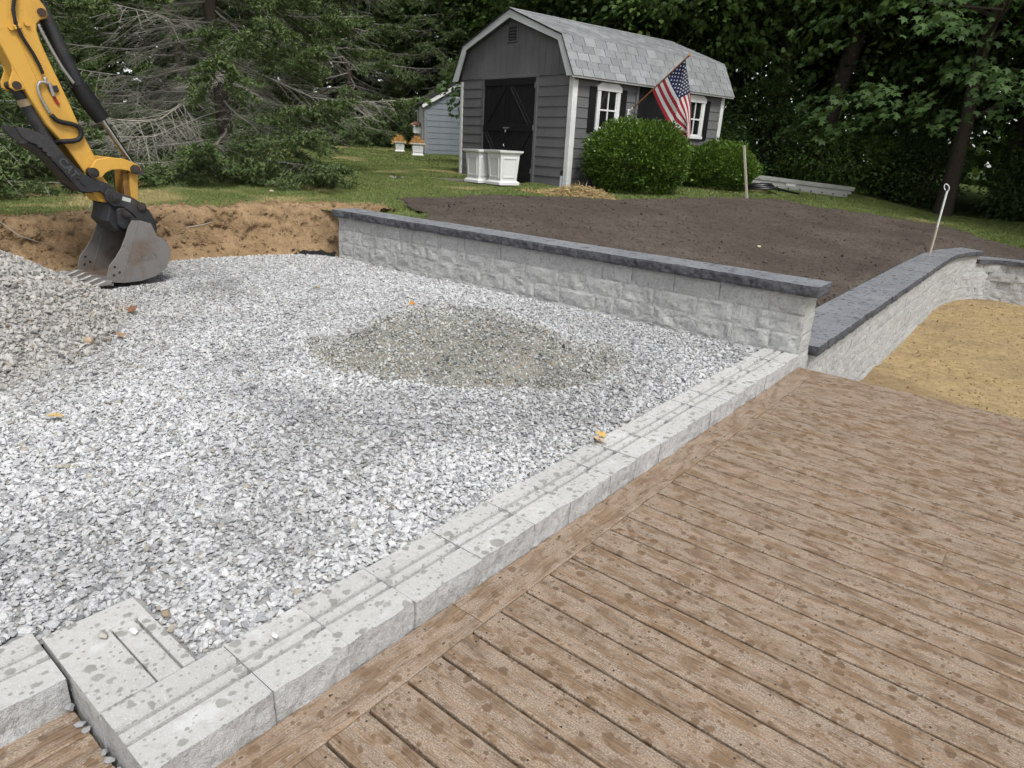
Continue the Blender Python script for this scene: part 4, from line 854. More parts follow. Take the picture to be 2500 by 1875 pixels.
MB().cyl(Vector(X3(TCYL[1], -5.97))+tdir*.02, Vector(X3(TCYL[1], -5.97))+tdir*.075, .0612, 20).build('label', plain('faded_label', (.36,.28,.17), .7), tc, True)
def corr(pts, r, name, mat_, n=90):
    p = poly_at([tuple(X3(q, x)) for q, x in pts], 400); 
    for _ in range(30): p[1:-1] = (p[:-2]+p[1:-1]*2+p[2:])/4
    L = np.hypot.reduce(np.diff(p, axis=0), axis=1).sum() if False else np.linalg.norm(np.diff(p, axis=0), axis=1).sum(); k = int(L/.0085); q = poly_at([tuple(v_) for v_ in p], k); rs_ = [r*(1. if i % 2 else .78) for i in range(k)]
    return MB().tube([tuple(v_) for v_ in q], rs_, 10).build(name, mat_, EXC, True, 180)
def hose(pts, r, name, mat_):
    p = poly_at([tuple(X3(q, x)) for q, x in pts], 80)
    for _ in range(14): p[1:-1] = (p[:-2]+p[1:-1]*2+p[2:])/4
    return MB().tube([tuple(v_) for v_ in p[::2]], r, 12).build(name, mat_, EXC, True, 180)
corr([(q, -5.815) for q in HOSE1], .0155, 'spiral_hose', M_RUBBER); corr([(q, -5.875) for q in HOSE3], .0155, 'spiral_hose', MATS['zinc_fitting'])
hose([(q, -5.818) for q in HOSE2[:-1]] + [(HOSE2[-1], -5.93)], .02, 'hose', M_RUBBER)
hose([(q, -5.823) for q in FIT1], .014, 'hose_fitting', M_GALV); hose([(q, -5.823) for q in FIT2], .012, 'hose_fitting', M_GALV)
MB().obox(X3((1.552, 1.765), -5.838), (.02, .075, .05), Matrix.Rotation(.2, 3, 'X'), 0, .004).build('valve_block', M_MBLK, EXC); MB().obox(X3((1.56, 1.672), -5.838), (.012, .022, .07), Matrix.Rotation(.45, 3, 'X'), 0, .003).build('valve_tag', M_REDTAG, EXC)
MB().obox(X3(CLAMP[0], -5.83), (.05, .06, .035), Matrix.Rotation(.4, 3, 'X'), 0, .005).build('hose_clamp', M_YEL, EXC)
for p in CLAMP[1:]: MB().cyl(X3(p, -5.825), X3(p, -5.85), .02, 14).build('boss', M_YEL, EXC, True)
MB().obox(X3(STICKER[0], -5.7335), (.002, .075, .035), Matrix.Rotation(-.32, 3, 'X')).build('sticker', plain('white_sticker', (.5,.5,.47), .6), EXC)
def lettering(txt, size, origin, ux, uy, depth, mat_, parent, name):
    cu = bpy.data.curves.new(name, 'FONT'); cu.body = txt; cu.size = size; cu.extrude = depth; cu.align_x = 'CENTER'; cu.align_y = 'CENTER'; cu.offset = size*.018
    tmp = bpy.data.objects.new(name+'_tmp', cu); me = bpy.data.meshes.new_from_object(tmp); bpy.data.objects.remove(tmp); me.materials.append(mat_)
    ux, uy = Vector(ux).normalized(), Vector(uy).normalized(); uz = ux.cross(uy); M = Matrix((ux, uy, uz)).transposed().to_4x4(); M.translation = Vector(origin); me.transform(M)
    o = bpy.data.objects.new(name, me); COL.objects.link(o); o.parent = parent; return o
lettering('CAT', .085, X3((2.063,.316), -5.597), (0,1,.04), (0,-.04,1), .004, M_BUCK, bucket, 'raised_lettering')
td = Vector((0, .091, -.135)); lettering('CAT', .095, X3((1.548,1.118), -5.789), td, (0, .135, .091), .004, m_metal('black_cast_letters', (.06,.062,.066), (.1,.09,.08), .6, .8, (.22,.22,.22), .4), EXC, 'raised_lettering')
MB().obox(X3((1.548,1.118), -5.7905), (.002, .24, .10), Matrix.Rotation(math.atan2(-.135,.091), 3, 'X')).build('letter_panel', m_metal('panel_black', (.016,.016,.018), (.08,.07,.06), .4, .3, (.12,.12,.12), .45), EXC)
cut = MB().tube([X3((1.605,1.035), -5.789), X3((1.628,1.02), -5.789), X3((1.632,.998), -5.789), X3((1.658,.97), -5.789)], .012, 8).build('cut_out', M_SHDARK, EXC)
# ------------------------------------------------------------------ flag on the shed wall
SM = Matrix.Translation(SH.location) @ Matrix.Rotation(-.2021, 4, 'Z')
FL = thing('flag', 'striped and starred flag on a slanted wooden pole beside the shed window', 'flag', SM @ Vector((.03, 1.6, 1.5)), -.2021)
FO = Vector((.03, 1.6, 1.5)); fl = lambda p: Vector(p)-FO
PA, PB = Vector((.05, 1.6, 1.52)), Vector((1.34, 1.6, 2.46))
M_POLE = plain('varnished_pole', (.30,.14,.06), .45); M_RED = plain('flag_red', (.36,.028,.045), .8, 0, 80, .08); M_FWH = plain('flag_white', (.68,.67,.66), .8, 0, 80, .06); M_BLU = plain('flag_blue', (.018,.026,.085), .8, 0, 80, .08)
MB().tube([fl(PA), fl(PB)], .0145, 10).build('pole', M_POLE, FL, True)
d = (PB-PA).normalized(); prof_ = [(0, .016), (.015, .022), (.02, .016), (.05, .034), (.075, .022), (.09, .003)]
MB().tube([fl(PB+d*a) for a, r_ in prof_], [r_ for a, r_ in prof_], 12).build('finial', plain('gilt_finial', (.36,.19,.07), .4), FL, True)
br = MB().box(fl((.028, 1.555, 1.40)), fl((.045, 1.645, 1.56)), 0, .006); br.tube([fl(PA-d*.0), fl(PA+d*.10)], .024, 12); br.build('bracket', M_WHITE, FL)
T_, L_, B_, D_ = PA.lerp(PB, .972), PA.lerp(PB, .41), Vector((1.05, 1.80, 1.18)), Vector((1.30, 2.03, 1.07))
E_ = Vector((1.25, 2.05, .97)); NU, NV = 78, 72
def flag_pt(u, v):
    """u down the hoist from the pole tip, v out along the fly"""
    hoist = T_.lerp(L_, u); k = .72*u                                   # fold line runs from the tip corner to the lower edge
    if v <= k+1e-9:
        a = 0 if k < 1e-6 else v/k; F = T_.lerp(B_, u); P = hoist.lerp(F, a)
        n = Vector((.25, -1, 0)).normalized(); P = P + n*(.055*math.sin(a*math.pi)*u + .020*math.sin(u*11+a*2.)*a)
    else:
        b = (v-k)/(1-k); F = T_.lerp(B_, u) ; Q = D_.lerp(E_, u); 
        fr = F; P = fr.lerp(Q, b) if u > .02 else T_.lerp(D_, v)
        w = .5-.5*math.cos(b*math.pi*2); P = P + Vector((.05, .12, 0))*w*(.4+.6*u) + Vector((.0, .05, 0))*math.sin(u*7.5+b*1.5)*min(1, b*2)*(1-.3*b)
    return P
pts = [[flag_pt(i/NU, j/NV) for j in range(NV+1)] for i in range(NU+1)]
vv_ = [fl(p) for r_ in pts for p in r_]; ff, mi = [], []
for i in range(NU):
    s = int(i/(NU/13))
    for j in range(NV):
        a = i*(NV+1)+j; ff.append((a, a+1, a+NV+2, a+NV+1)); mi.append(2 if (s < 7 and (j+.5)/NV < .4) else (0 if s % 2 == 0 else 1))
cloth = link_mesh('cloth', vv_, ff, [M_RED, M_FWH, M_BLU], FL, True, mi)
stars = MB()
for r_ in range(9):
    for c_ in range(6 if r_ % 2 == 0 else 5):
        u0 = (r_+1)/10*7/13; v0 = ((c_*2+1) if r_ % 2 == 0 else (c_*2+2))/12*.4
        R0 = .021
        P0 = flag_pt(u0, v0); du = (flag_pt(u0+.004, v0)-P0).normalized(); dv = (flag_pt(u0, v0+.004)-P0).normalized(); n_ = du.cross(dv).normalized()
        for sg in (1, -1):
            q = [fl(P0+n_*.004*sg)]
            for k in range(10): a = k*math.pi/5; rr_ = R0 if k % 2 == 0 else R0*.42; q.append(fl(P0 + n_*.004*sg - du*math.cos(a)*rr_ + dv*math.sin(a)*rr_))
            stars.add(q, [(0, k+1, (k+1) % 10+1) for k in range(10)])
so_ = stars.build('stars', M_FWH, cloth); so_['kind'] = 'stuff'
# ------------------------------------------------------------------ white planters
M_PLAST = plain('white_planter_plastic', (.72,.72,.70), .45, 0, 12, .05)
def planter(name, label, loc, rz, s=.62, h=.62, group=None, soil=False):
    o = thing(name, label, 'planter', loc, rz, group); b = s*.40; t_ = s*.47
    def fr(z0, z1, a, c_): return [(-a,-a,z0),(a,-a,z0),(a,a,z0),(-a,a,z0),(-c_,-c_,z1),(c_,-c_,z1),(c_,c_,z1),(-c_,c_,z1)]
    SF = [(0,1,5,4),(1,2,6,5),(2,3,7,6),(3,0,4,7)]
    bd = MB(); bd.add(fr(.07, h-.06, b, t_), SF); bd.add(fr(.07, h-.06, b-.02, t_-.02), [f[::-1] for f in SF]); bd.add(fr(.1, .1, b-.02, b-.02), [(0,1,2,3)]); bd.build('body', M_PLAST, o)
    fb = MB(); fb.add(fr(0, .045, b+.045, b+.045), SF); fb.add(fr(.045, .08, b+.045, b+.004), SF); fb.add(fr(0, 0, b+.045, b+.045), [(3,2,1,0)]); fb.build('foot', M_PLAST, o)
    rm = MB(); rm.add(fr(h-.07, h-.035, t_+.002, t_+.045), SF); rm.add(fr(h-.035, h, t_+.045, t_+.05), SF); rm.add(fr(h, h-.0005, t_+.05, t_-.01), SF); rm.add(fr(h-.1, h, t_-.022, t_-.011), [f[::-1] for f in SF]); rm.build('rim', M_PLAST, o)
    for k in range(4): # raised panel moulding on each side
        m = MB(); R_ = Matrix.Rotation(k*math.pi/2, 3, 'Z'); f = lambda u, z, off: tuple(R_ @ Vector((u*(b+(t_-b)*((z-.07)/(h-.13))), -(b+(t_-b)*((z-.07)/(h-.13)))-off, z)))
        z0, z1, a, w = .13, h-.13, .74, .03
        for (ua, ub, za, zb) in ((-a, a, z0, z0+.022), (-a, a, z1-.022, z1), (-a, -a+.07, z0+.022, z1-.022), (a-.07, a, z0+.022, z1-.022)):
            q = [f(ua, za, 0), f(ub, za, 0), f(ub, zb, 0), f(ua, zb, 0), f(ua, za, .012), f(ub, za, .012), f(ub, zb, .012), f(ua, zb, .012)]; m.add(q, [(4,5,6,7),(0,1,5,4),(1,2,6,5),(2,3,7,6),(3,0,4,7)])
        m.build('panel_moulding', M_PLAST, o)
    if soil: MB().add([(-t_+.03,-t_+.03,h-.07),(t_-.03,-t_+.03,h-.07),(t_-.03,t_-.03,h-.07),(-t_+.03,t_-.03,h-.07)], [(0,1,2,3)]).build('soil', M_SOIL, o)
    return o
RZ = .735
planter('planter', 'empty white square planter on the ramp, left one partly hidden by its twin', (-8.13, 9.66, RZ+.012), -.20, .47, .62)
planter('planter', 'empty white square planter on the ramp, right one nearer the shed corner', (-7.55, 9.66, RZ+.012), -.26, .48, .63)
# ramp of grey boards before the shed doors
M_OLDW = plain('weathered_board', (.17,.15,.125), .9, 0, 14, .2, .5, .006)
RP = thing('door_ramp', 'low weathered plank ramp under the white planters at the shed doors', 'ramp', SM @ Vector((-1.9, -.75, -.03)), -.2021)
for k in range(8): MB().box((-.86, -.70+k*.165, -.005), (.86, -.70+k*.165+.155, .022), 0, .003).build('plank', M_OLDW, RP)
for q in (-.7, 0, .7): MB().box((q-.04, -.68, -.14), (q+.04, .6, -.006)).build('bearer', M_DARKWOOD, RP)
# ------------------------------------------------------------------ pipe, stakes, straw
def zu(x, y): return float(zU(x, y))
pp = thing('pipe_stub', 'short grey pipe with a black cap standing before the shed corner', 'pipe', (-6.28, 9.80, zu(-6.28, 9.8)))
MB().cyl((0,0,-.1), (.02,0,.30), .024, 14).build('pipe', plain('grey_pvc', (.33,.36,.38), .4), pp, True); MB().cyl((.02,0,.30), (.025,0,.39), .027, 14).build('cap', M_RUBBER, pp, True)
st = MB(); st.obox((0, 0, .5), (.045, .03, 1.14), Matrix.Rotation(math.radians(-11), 3, 'Y') @ Matrix.Rotation(math.radians(5), 3, 'X'), 0, .003)
so_ = st.build('survey_stake', plain('pale_stake_wood', (.46,.42,.34), .8, 0, 20), None); so_.location = (-4.18, 13.42, zu(-4.18, 13.42)-.02); tag(so_, 'pale wooden stake in the grass before the right-hand bush', 'stake')
pv = thing('pipe_marker', 'thin white pipe with a looped top standing in the loam by the wall', 'pipe', (-.50, 12.75, zu(-.5, 12.75)))
lean = Vector((.015, .0, 1.)).normalized()
MB().cyl(lean*-.2, lean*.34, .022, 12).build('coupling', plain('dirty_pvc', (.42,.36,.28), .6), pv, True); MB().cyl(lean*.32, lean*.93, .0165, 12).build('pipe', plain('white_pvc', (.66,.68,.68), .35), pv, True)
lp = [lean*.93 + Vector((.0+.05*math.sin(a)*.7-.02*(1-math.cos(a)), 0, .055*(1-math.cos(a)))) for a in np.linspace(0, 5.6, 14)]; MB().tube(lp, .008, 8).build('loop', MATS['white_pvc'], pv, True)
def strands(name, n, c, rx, ry, h, L, mat_, r_=.0022, seed=3, parent=None, up=.25):
    g = np.random.default_rng(seed); m = MB()
    for k in range(n):
        a, q = g.uniform(0, 6.283), math.sqrt(g.random()); x, y = q*math.cos(a)*rx, q*math.sin(a)*ry; z = h*(1-q*q)*g.random()
        d = Vector((g.normal(), g.normal(), abs(g.normal())*up)).normalized(); l = L*g.uniform(.4, 1); p = Vector((x, y, z)); b = p + d*l + Vector((0, 0, -.25*l)); mid = (p+b)/2 + Vector((g.normal(), g.normal(), g.normal()))*l*.08; w = d.orthogonal().normalized()*r_*g.uniform(.7, 1.6)
        m.add([p-w, p+w, mid+w, mid-w, b], [(0,1,2,3),(3,2,4)])
    o = m.build(name, mat_, parent); o.location = c; return o
M_STRAW = plain('dry_straw', (.40,.29,.14), .85, 0, 9, .2)
s_ = strands('straw_pile', 2600, (-5.62, 9.45, zu(-5.6, 9.4)), .62, .22, .20, .17, M_STRAW, .004, 3, None, .5); tag(s_, 'heap of dry yellow straw on the soil edge below the shed corner', 'straw'); s_.rotation_euler = (0, 0, .35)
s_ = strands('straw_pile', 800, (-6.3, 9.1, zu(-6.3, 9.1)), .5, .18, .07, .14, M_STRAW, .0035, 4, None, .4); tag(s_, 'thin scatter of yellow straw left of the larger straw heap', 'straw')
# ------------------------------------------------------------------ ladder, hose and timber in the shade
M_ALU = plain('dull_aluminium', (.33,.33,.31), .5, .35, 10, .12)
LD = thing('ladder', 'aluminium extension ladder lying on its side at the wood edge', 'ladder', (-5.25, 15.6, zu(-5.25, 15.6)+.02), math.atan2(2.53, 2.16)); LD.rotation_euler = (0, math.atan2(zu(-5.25, 15.6)-zu(-3.1, 18.1), 3.3), math.atan2(2.53, 2.16))
LL = 3.25
for z0 in (.02, .19): MB().box((0, -.03, z0), (LL, .02, z0+.10), 0, .006).build('rail', M_ALU, LD) if z0 > .1 else MB().box((0, -.03, z0), (LL-.16, .02, z0+.10), 0, .006).build('rail', M_ALU, LD)
MB().box((0, -.006, .115), (LL-.05, .006, .195), 0).build('rail_web', M_ALU, LD)
for k in range(10): MB().cyl((.2+k*.31, -.04, .24), (.2+k*.31, .36, .25), .016, 10).build('rung', M_ALU, LD); MB().cyl((.2+k*.31, -.036, .07), (.2+k*.31, -.030, .07), .02, 10).build('rung_cap', M_RUBBER, LD)
MB().box((0, .33, .19), (LL, .36, .28), 0, .004).build('rail', M_ALU, LD)
MB().box((1.35, -.033, .125), (1.6, -.0305, .185)).build('label', MATS['white_sticker'], LD)
hp = []
for a in np.linspace(0, 6.283*4.2, 130): q = a/6.283; hp.append((( .72-.05*q)*math.cos(a), (.46-.03*q)*math.sin(a), .03+.028*q+.01*math.sin(a*2.3)))
hp += [(.9, -.1, .04), (1.15, -.3, .025), (1.3, -.42, .02)]
hs_ = MB().tube(hp, .024, 8).build('hose_coil', plain('black_poly_pipe', (.018,.018,.019), .35), None, True); hs_.location = (-4.75, 15.2, zu(-4.75, 15.2)); tag(hs_, 'coil of black plastic pipe lying beside the ladder', 'hose')
M_BRNW = plain('brown_timber', (.085,.052,.03), .85, 0, 12, .2)
for k in range(4):
    o = MB().box((0, -.07, 0), (2.6-.1*k, .07, .035), 0, .003).build('timber_plank', M_BRNW, None); o.location = (-5.9+.02*k, 16.4+.16*k, zu(-5.5, 16.6)+.02+.045*(k % 2)); o.rotation_euler = (0, 0, math.atan2(2.2, 2.15)-.12+.02*k)
    tag(o, ('brown plank lying nearest the ladder', 'brown plank second back from the ladder', 'brown plank third back from the ladder', 'brown plank farthest back behind the ladder')[k], 'plank', 'brown planks behind the ladder')
# ------------------------------------------------------------------ things on the gravel and grass
def leaf_obj(label, loc, s, colr, rz, tilt=.2):
    m = MB(); out = [(0,-.5),(.12,-.2),(.34,-.28),(.26,0),(.48,.1),(.24,.2),(.2,.42),(0,.6),(-.2,.42),(-.24,.2),(-.48,.1),(-.26,0),(-.34,-.28),(-.12,-.2)]
    vs_ = [(0, 0, .04)] + [(x*s, y*s, .15*s*abs(x)*2*(1 if (k % 3) else .2)) for k, (x, y) in enumerate(out)]; vs_[0] = (0, 0, .01*s)
    fs = [(0, k+1, (k+1) % 14+1) for k in range(14)]; top = vs_; bot = [(x, y, z-.0015) for x, y, z in vs_]
    m.add(top, fs); m.add(bot, [f[::-1] for f in fs]); m.add(top[1:]+bot[1:], [(k, 14+k, 14+(k+1) % 14, (k+1) % 14) for k in range(14)])
    o = m.build('fallen_leaf', plain('leaf_%d_%d' % (int(colr[0]*100), int(colr[1]*100)), colr, .8, 0, 25, .15), None); o.location = loc; o.rotation_euler = (tilt, tilt*.6, rz); return tag(o, label, 'leaf', 'fallen leaves on the gravel')
zz = lambda x, y, up=.03: float(zg(x, y)+mound_h(x, y))+up
leaf_obj('curled red-brown leaf at the foot of the stone heap by the bucket', (-4.40, 1.36, zz(-4.40, 1.36)), .10, (.22,.11,.06), .4, .35)
leaf_obj('pale brown leaf on the stone heap below the red-brown leaf', (-3.86, 1.06, zz(-3.86, 1.06)), .09, (.34,.22,.14), 1.7, .3)
leaf_obj('yellow leaf on the gravel at the left edge', (-2.58, .233, zz(-2.58, .233)), .085, (.55,.40,.16), 2.6, .15)
leaf_obj('small orange leaf near the top of the sandy mound', (-2.43, 2.55, zz(-2.43, 2.55)), .06, (.50,.22,.03), .9, .3)
leaf_obj('yellow leaf lying on the kerb edge halfway along', (-.42, 2.03, KZ+.012), .075, (.62,.42,.14), 1.2, .1)
leaf_obj('peach leaf folded on the kerb blocks below the yellow one', (-.385, 1.955, KZ+.018), .085, (.60,.40,.24), 2.2, .35)
def stone(label, loc, s, colr, seed, rz=0):
    me = rock_mesh('loose_stone', seed, plain('stone_%d' % seed, colr, .8, 0, 9, .15), .7, 18, .25); o = inst('loose_stone', me, None, loc, rz, (s*1.25, s, s)); return tag(o, label, 'stone')
stone('tan stone sitting low on the face of the stone heap', (-3.70, .80, zz(-3.70, .80)), .085, (.46,.35,.25), 21)
stone('yellowish pebble alone on the gravel before the wall', (-4.44, 3.14, zz(-4.44, 3.14)), .05, (.44,.38,.22), 22)
stone('pale pebble on the crest of the sandy mound', (-2.30, 2.75, zz(-2.30, 2.75, .02)), .045, (.5,.46,.36), 23)
stone('round pale boulder alone on the lawn before the spruce', (-8.45, 5.18, zu(-8.45, 5.18)+.03), .11, (.48,.40,.30), 24)
stone('small cream stone alone on the dark topsoil', (-2.15, 9.0, float(zsoil(-2.15, 9.0))+.02), .06, (.62,.52,.38), 25)
stone('white chip resting in the slot of the slab', (-.648, -.20, KZ+.012), .032, (.66,.66,.65), 26); stone('grey chip lying beside the slab slot', (-.685, -.268, KZ+.018), .034, (.40,.38,.34), 27)
stone('brown chip beside the corner of the slotted slab', (-.66, -.10, KZ+.01), .04, (.30,.24,.17), 28); stone('white chip on the grooved kerb near the slab', (-.335, .07, KZ+.006), .028, (.62,.62,.61), 29)
for k, (x, y, s) in enumerate(((-.59,-.405,.05), (-.52,-.402,.035), (-.49,-.401,.035), (-.38,-.398,.033), (-.35,-.397,.036), (-.30,-.397,.033))):
    stone(('largest grey chip wedged in the gap at the kerb corner', 'grey chip in the gap beside the wedged chip', 'second grey chip along the gap by the small deck', 'middle grey chip in the gap beside the kerb end', 'fourth grey chip along the gap by the kerb end', 'last grey chip in the gap at the picture bottom')[k], (x, y, .010 if k else .022), s*.72, (.30,.305,.31), 30+k, k)
w_ = strands('debris_scrap', 90, (-9.87, 8.94, zu(-9.87, 8.94)), .22, .14, .08, .13, plain('pale_debris', (.42,.40,.36), .8), .012, 8); tag(w_, 'small pale scrap of debris lying alone on the lawn', 'debris')
# fabric showing at the gravel edge, loose roots and sticks on the bank
M_FAB = plain('black_fabric', (.012,.012,.013), .8)
fx = poly_at([(-6.52,4.02),(-6.28,4.22),(-6.05,4.36),(-5.86,4.40)], 24); m = MB(); n = len(fx)
g = np.random.default_rng(2); m.add([(x, y, float(zg(x, y))-.01) for x, y in fx] + [(x-.035, y+.05, float(zg(x, y))+.02+.05*g.random()) for x, y in fx] + [(x-.07, y+.085, float(zg(x, y))+.03) for x, y in fx], [(i, i+1, n+i+1, n+i) for i in range(n-1)] + [(n+i, n+i+1, 2*n+i+1, 2*n+i) for i in range(n-1)])
tag(m.build('ground_fabric', M_FAB, None, True), 'torn strip of black fabric at the gravel edge by the wall end', 'fabric')
M_STICK = plain('dead_stick', (.30,.26,.21), .85)
def stick_(label, pts, r_): tag(MB().tube(pts, [r_]*(len(pts)-1)+[r_*.4], 6).build('stick', M_STICK, None), label, 'stick', 'dead sticks on the bank')
zt_ = lambda x, y: zu(x, y)+.05
stick_('forked grey stick poking up from the bank left of the bucket', [(-7.05,2.05,zt_(-7.05,2.05)), (-7.0,2.13,zt_(-7,2.1)+.09), (-6.98,2.24,zt_(-7,2.1)+.20)], .008)
stick_('thin pale root hanging down the bank behind the bucket', [(-6.95,1.25,.55), (-6.80,1.35,.42), (-6.72,1.52,.34)], .006)
stick_('short stick lying along the bank right of the bucket', [(-6.78,3.0,.40), (-6.74,3.2,.43), (-6.75,3.34,.46)], .008)
# ------------------------------------------------------------------ planters with dead annuals by the small shed
def potted(name, label, loc, rz, s, h, colr, seed):
    o = planter(name, label, loc, rz, s, h, None, True); m = plain('plant_%d' % seed, colr, .8, 0, 7, .3)
    strands('foliage', 520, (0, 0, h-.06), s*.55, s*.55, .26, .22, m, .011, seed, o, 2.2); return o
potted('flower_planter', 'white planter of withered orange plants, the farther left one', (-19.1, 17.3, zu(-19.1,17.3)), .9, .36, .38, (.60,.34,.10), 61)
potted('flower_planter', 'white planter of withered orange plants beside the small shed corner', (-17.05, 16.3, zu(-17,16.3)), .9, .41, .43, (.52,.29,.10), 62)
wb = thing('window_box', 'raised white flower box with pink blooms on the small shed', 'planter', (-18.62, 17.72, zu(-18.6,17.7)), .974)
MB().box((-.14, -.2, .70), (.14, .05, .94), 0, .01).build('box', M_PLAST, wb); MB().box((-.17, -.23, .94), (.17, .08, .97), 0, .01).build('rim', M_PLAST, wb); MB().box((-.03, -.1, -.05), (.03, -.04, .70)).build('bracket', M_DARKWOOD, wb)
strands('foliage', 300, (0, -.08, .95), .2, .15, .12, .14, plain('box_leaves', (.10,.13,.05), .8), .016, 63, wb, 2.); strands('blooms', 130, (0, -.08, 1.0), .2, .15, .12, .06, plain('pink_bloom', (.62,.30,.26), .8), .03, 64, wb, 2.)
# ------------------------------------------------------------------ vegetation
def m_leaf(name, a, b, c, trans=.3, rough=.5, scale=.6):
    t = NT(name); isl = t.n('NewGeometry').outputs['Random Per Island']; g = t.n('NewGeometry').outputs['Position']; n = t.noise(g, scale, 3)
    k = t.mix(t.ramp(t.math('ADD', t.math('MULTIPLY', isl, .7), t.math('MULTIPLY', n, .6)), [(.25, 0.), (.95, 1.)]), a, b); k = t.mix(t.ramp(isl, [(.9, 0.), (1., .8)]), k, c)
    t.fin(k, rough, None, 0, .25)
    if trans:
        tr = t.n('BsdfTranslucent'); t.set(tr.inputs['Color'], t.mix(.5, k, (.16,.26,.03))); ms = t.n('MixShader'); ms.inputs[0].default_value = trans; t.t.links.new(t.b.outputs[0], ms.inputs[1]); t.t.links.new(tr.outputs[0], ms.inputs[2]); t.t.links.new(ms.outputs[0], t.out.inputs[0])
    return t.mat
M_LEAF = m_leaf('broadleaf', (.042,.076,.022), (.095,.155,.038), (.15,.22,.05)); M_LEAF2 = m_leaf('dark_broadleaf', (.030,.057,.022), (.066,.112,.034), (.10,.155,.045)); M_MAPLE = m_leaf('maple_leaf', (.045,.085,.032), (.085,.145,.045), (.12,.19,.06), .3)
M_NEED = m_leaf('spruce_needles', (.065,.10,.04), (.14,.195,.07), (.23,.29,.10), .12, .6, .9); M_BOX = m_leaf('box_leaf', (.028,.062,.013), (.115,.195,.028), (.22,.32,.055), .22, .35, 1.5)
M_BARK = plain('tree_bark', (.055,.045,.036), .95, 0, 16, .3, .9, .02); M_SBARK = plain('spruce_bark', (.095,.078,.062), .95, 0, 14, .3, .9, .02); M_TWIG = plain('dead_twig', (.40,.375,.33), .9, 0, 5, .22); M_BLADE = None
def fast_mesh(name, V, F, mat_):
    me = bpy.data.meshes.new(name); V = np.asarray(V, np.float32); F = np.asarray(F, np.int32); k = F.shape[1]
    me.vertices.add(len(V)); me.vertices.foreach_set('co', V.ravel()); me.loops.add(F.size); me.loops.foreach_set('vertex_index', F.ravel()); me.polygons.add(len(F)); me.polygons.foreach_set('loop_start', np.arange(0, F.size, k, dtype=np.int32)); me.update(calc_edges=True); me.validate(); me.materials.append(mat_); return me
LEAF_Q = (np.array([(0,0,0),(.34,.42,.07),(0,1,-.05),(-.34,.42,.07)]), np.array([(0,1,2),(0,2,3)]))
LEAF_M = (np.array([(0,0,0),(.16,.10,.0),(.50,.05,-.06),(.30,.34,.02),(.62,.62,-.08),(.22,.62,.02),(0,1.05,-.08),(-.22,.62,.02),(-.62,.62,-.08),(-.30,.34,.02),(-.50,.05,-.06),(-.16,.10,0)]), np.array([(0,1,3),(1,2,3),(0,3,5),(3,4,5),(0,5,7),(5,6,7),(0,7,9),(7,8,9),(0,9,11),(9,10,11)]))
LEAF_N = (np.array([(.09,0,0),(0,1,0),(-.09,0,0)]), np.array([(0,1,2)]))
def leaves(P, D, S, shape, r, roll=.6, nz=None):
    """leaf faces at P pointing along D, size S"""
    sv, sf = shape; n = len(P); D = D/np.maximum(np.linalg.norm(D, axis=1), 1e-9)[:, None]
    up = np.tile([0, 0, 1.], (n, 1)) + r.normal(0, roll, (n, 3)); X = np.cross(D, up); X /= np.maximum(np.linalg.norm(X, axis=1), 1e-9)[:, None]; Z = np.cross(X, D)
    V = P[:, None, :] + S[:, None, None]*(X[:, None, :]*sv[None, :, 0:1] + D[:, None, :]*sv[None, :, 1:2] + Z[:, None, :]*sv[None, :, 2:3])
    F = sf[None] + (np.arange(n)*len(sv))[:, None, None]; return V.reshape(-1, 3), F.reshape(-1, 3)
def limb_tree(h, r0, seed, nlimb=9, spread=2.6, start=.25):
    g = np.random.default_rng(seed); m = MB(); tips = []
    tr = [Vector((0, 0, -.3))]; x = y = 0
    for k in range(1, 9): x += g.normal(0, .05*h/8); y += g.normal(0, .05*h/8); tr.append(Vector((x, y, h*k/8)))
    m.tube(tr, [r0*(1.25 if k == 0 else 1-.85*k/8) for k in range(9)], 9)
    for k in range(nlimb):
        f = start + (.95-start)*(k+.5)/nlimb; i = int(f*8); p = tr[i].lerp(tr[min(i+1, 8)], f*8-i); a = k*2.4+g.uniform(-.4, .4); L = spread*(1.15-f*.6)*g.uniform(.8, 1.15); q = [p]; d = Vector((math.cos(a), math.sin(a), .45))
        for s in range(4): q.append(q[-1] + d.normalized()*L/4 + Vector((g.normal(0, .06), g.normal(0, .06), 0))*L); d.z -= .12
        rb = r0*(1-.8*f)*.45; m.tube(q, [rb*(1-.2*s) for s in range(5)], 6); tips += q[2:]
        for s in (2, 3): # secondary
            e = q[s] + Vector((g.normal(), g.normal(), .3)).normalized()*L*.4; m.tube([q[s], e], [rb*.4, rb*.15], 5); tips.append(e)
    return m, tips
def crown_pts(g, nclus, per, c, R, shell=.55, cs=.45, flat=.45):
    u = g.normal(size=(nclus, 3)); u /= np.linalg.norm(u, axis=1)[:, None]; rad = shell + (1-shell)*g.random(nclus)**.6; rad *= 1 + .18*fbm(u*2.2+c[2], 2, 3)
    C = np.array(c) + u*rad[:, None]*np.array(R); k = np.repeat(np.arange(nclus), per); o = g.normal(size=(len(k), 3))*np.array([cs, cs, cs*flat]); P = C[k] + o
    P[:, 2] -= .22*(o[:, 0]**2+o[:, 1]**2)/cs; D = u[k]*.7 + o/cs*.6 + g.normal(0, .35, (len(k), 3)); D[:, 2] -= .45; return P, D
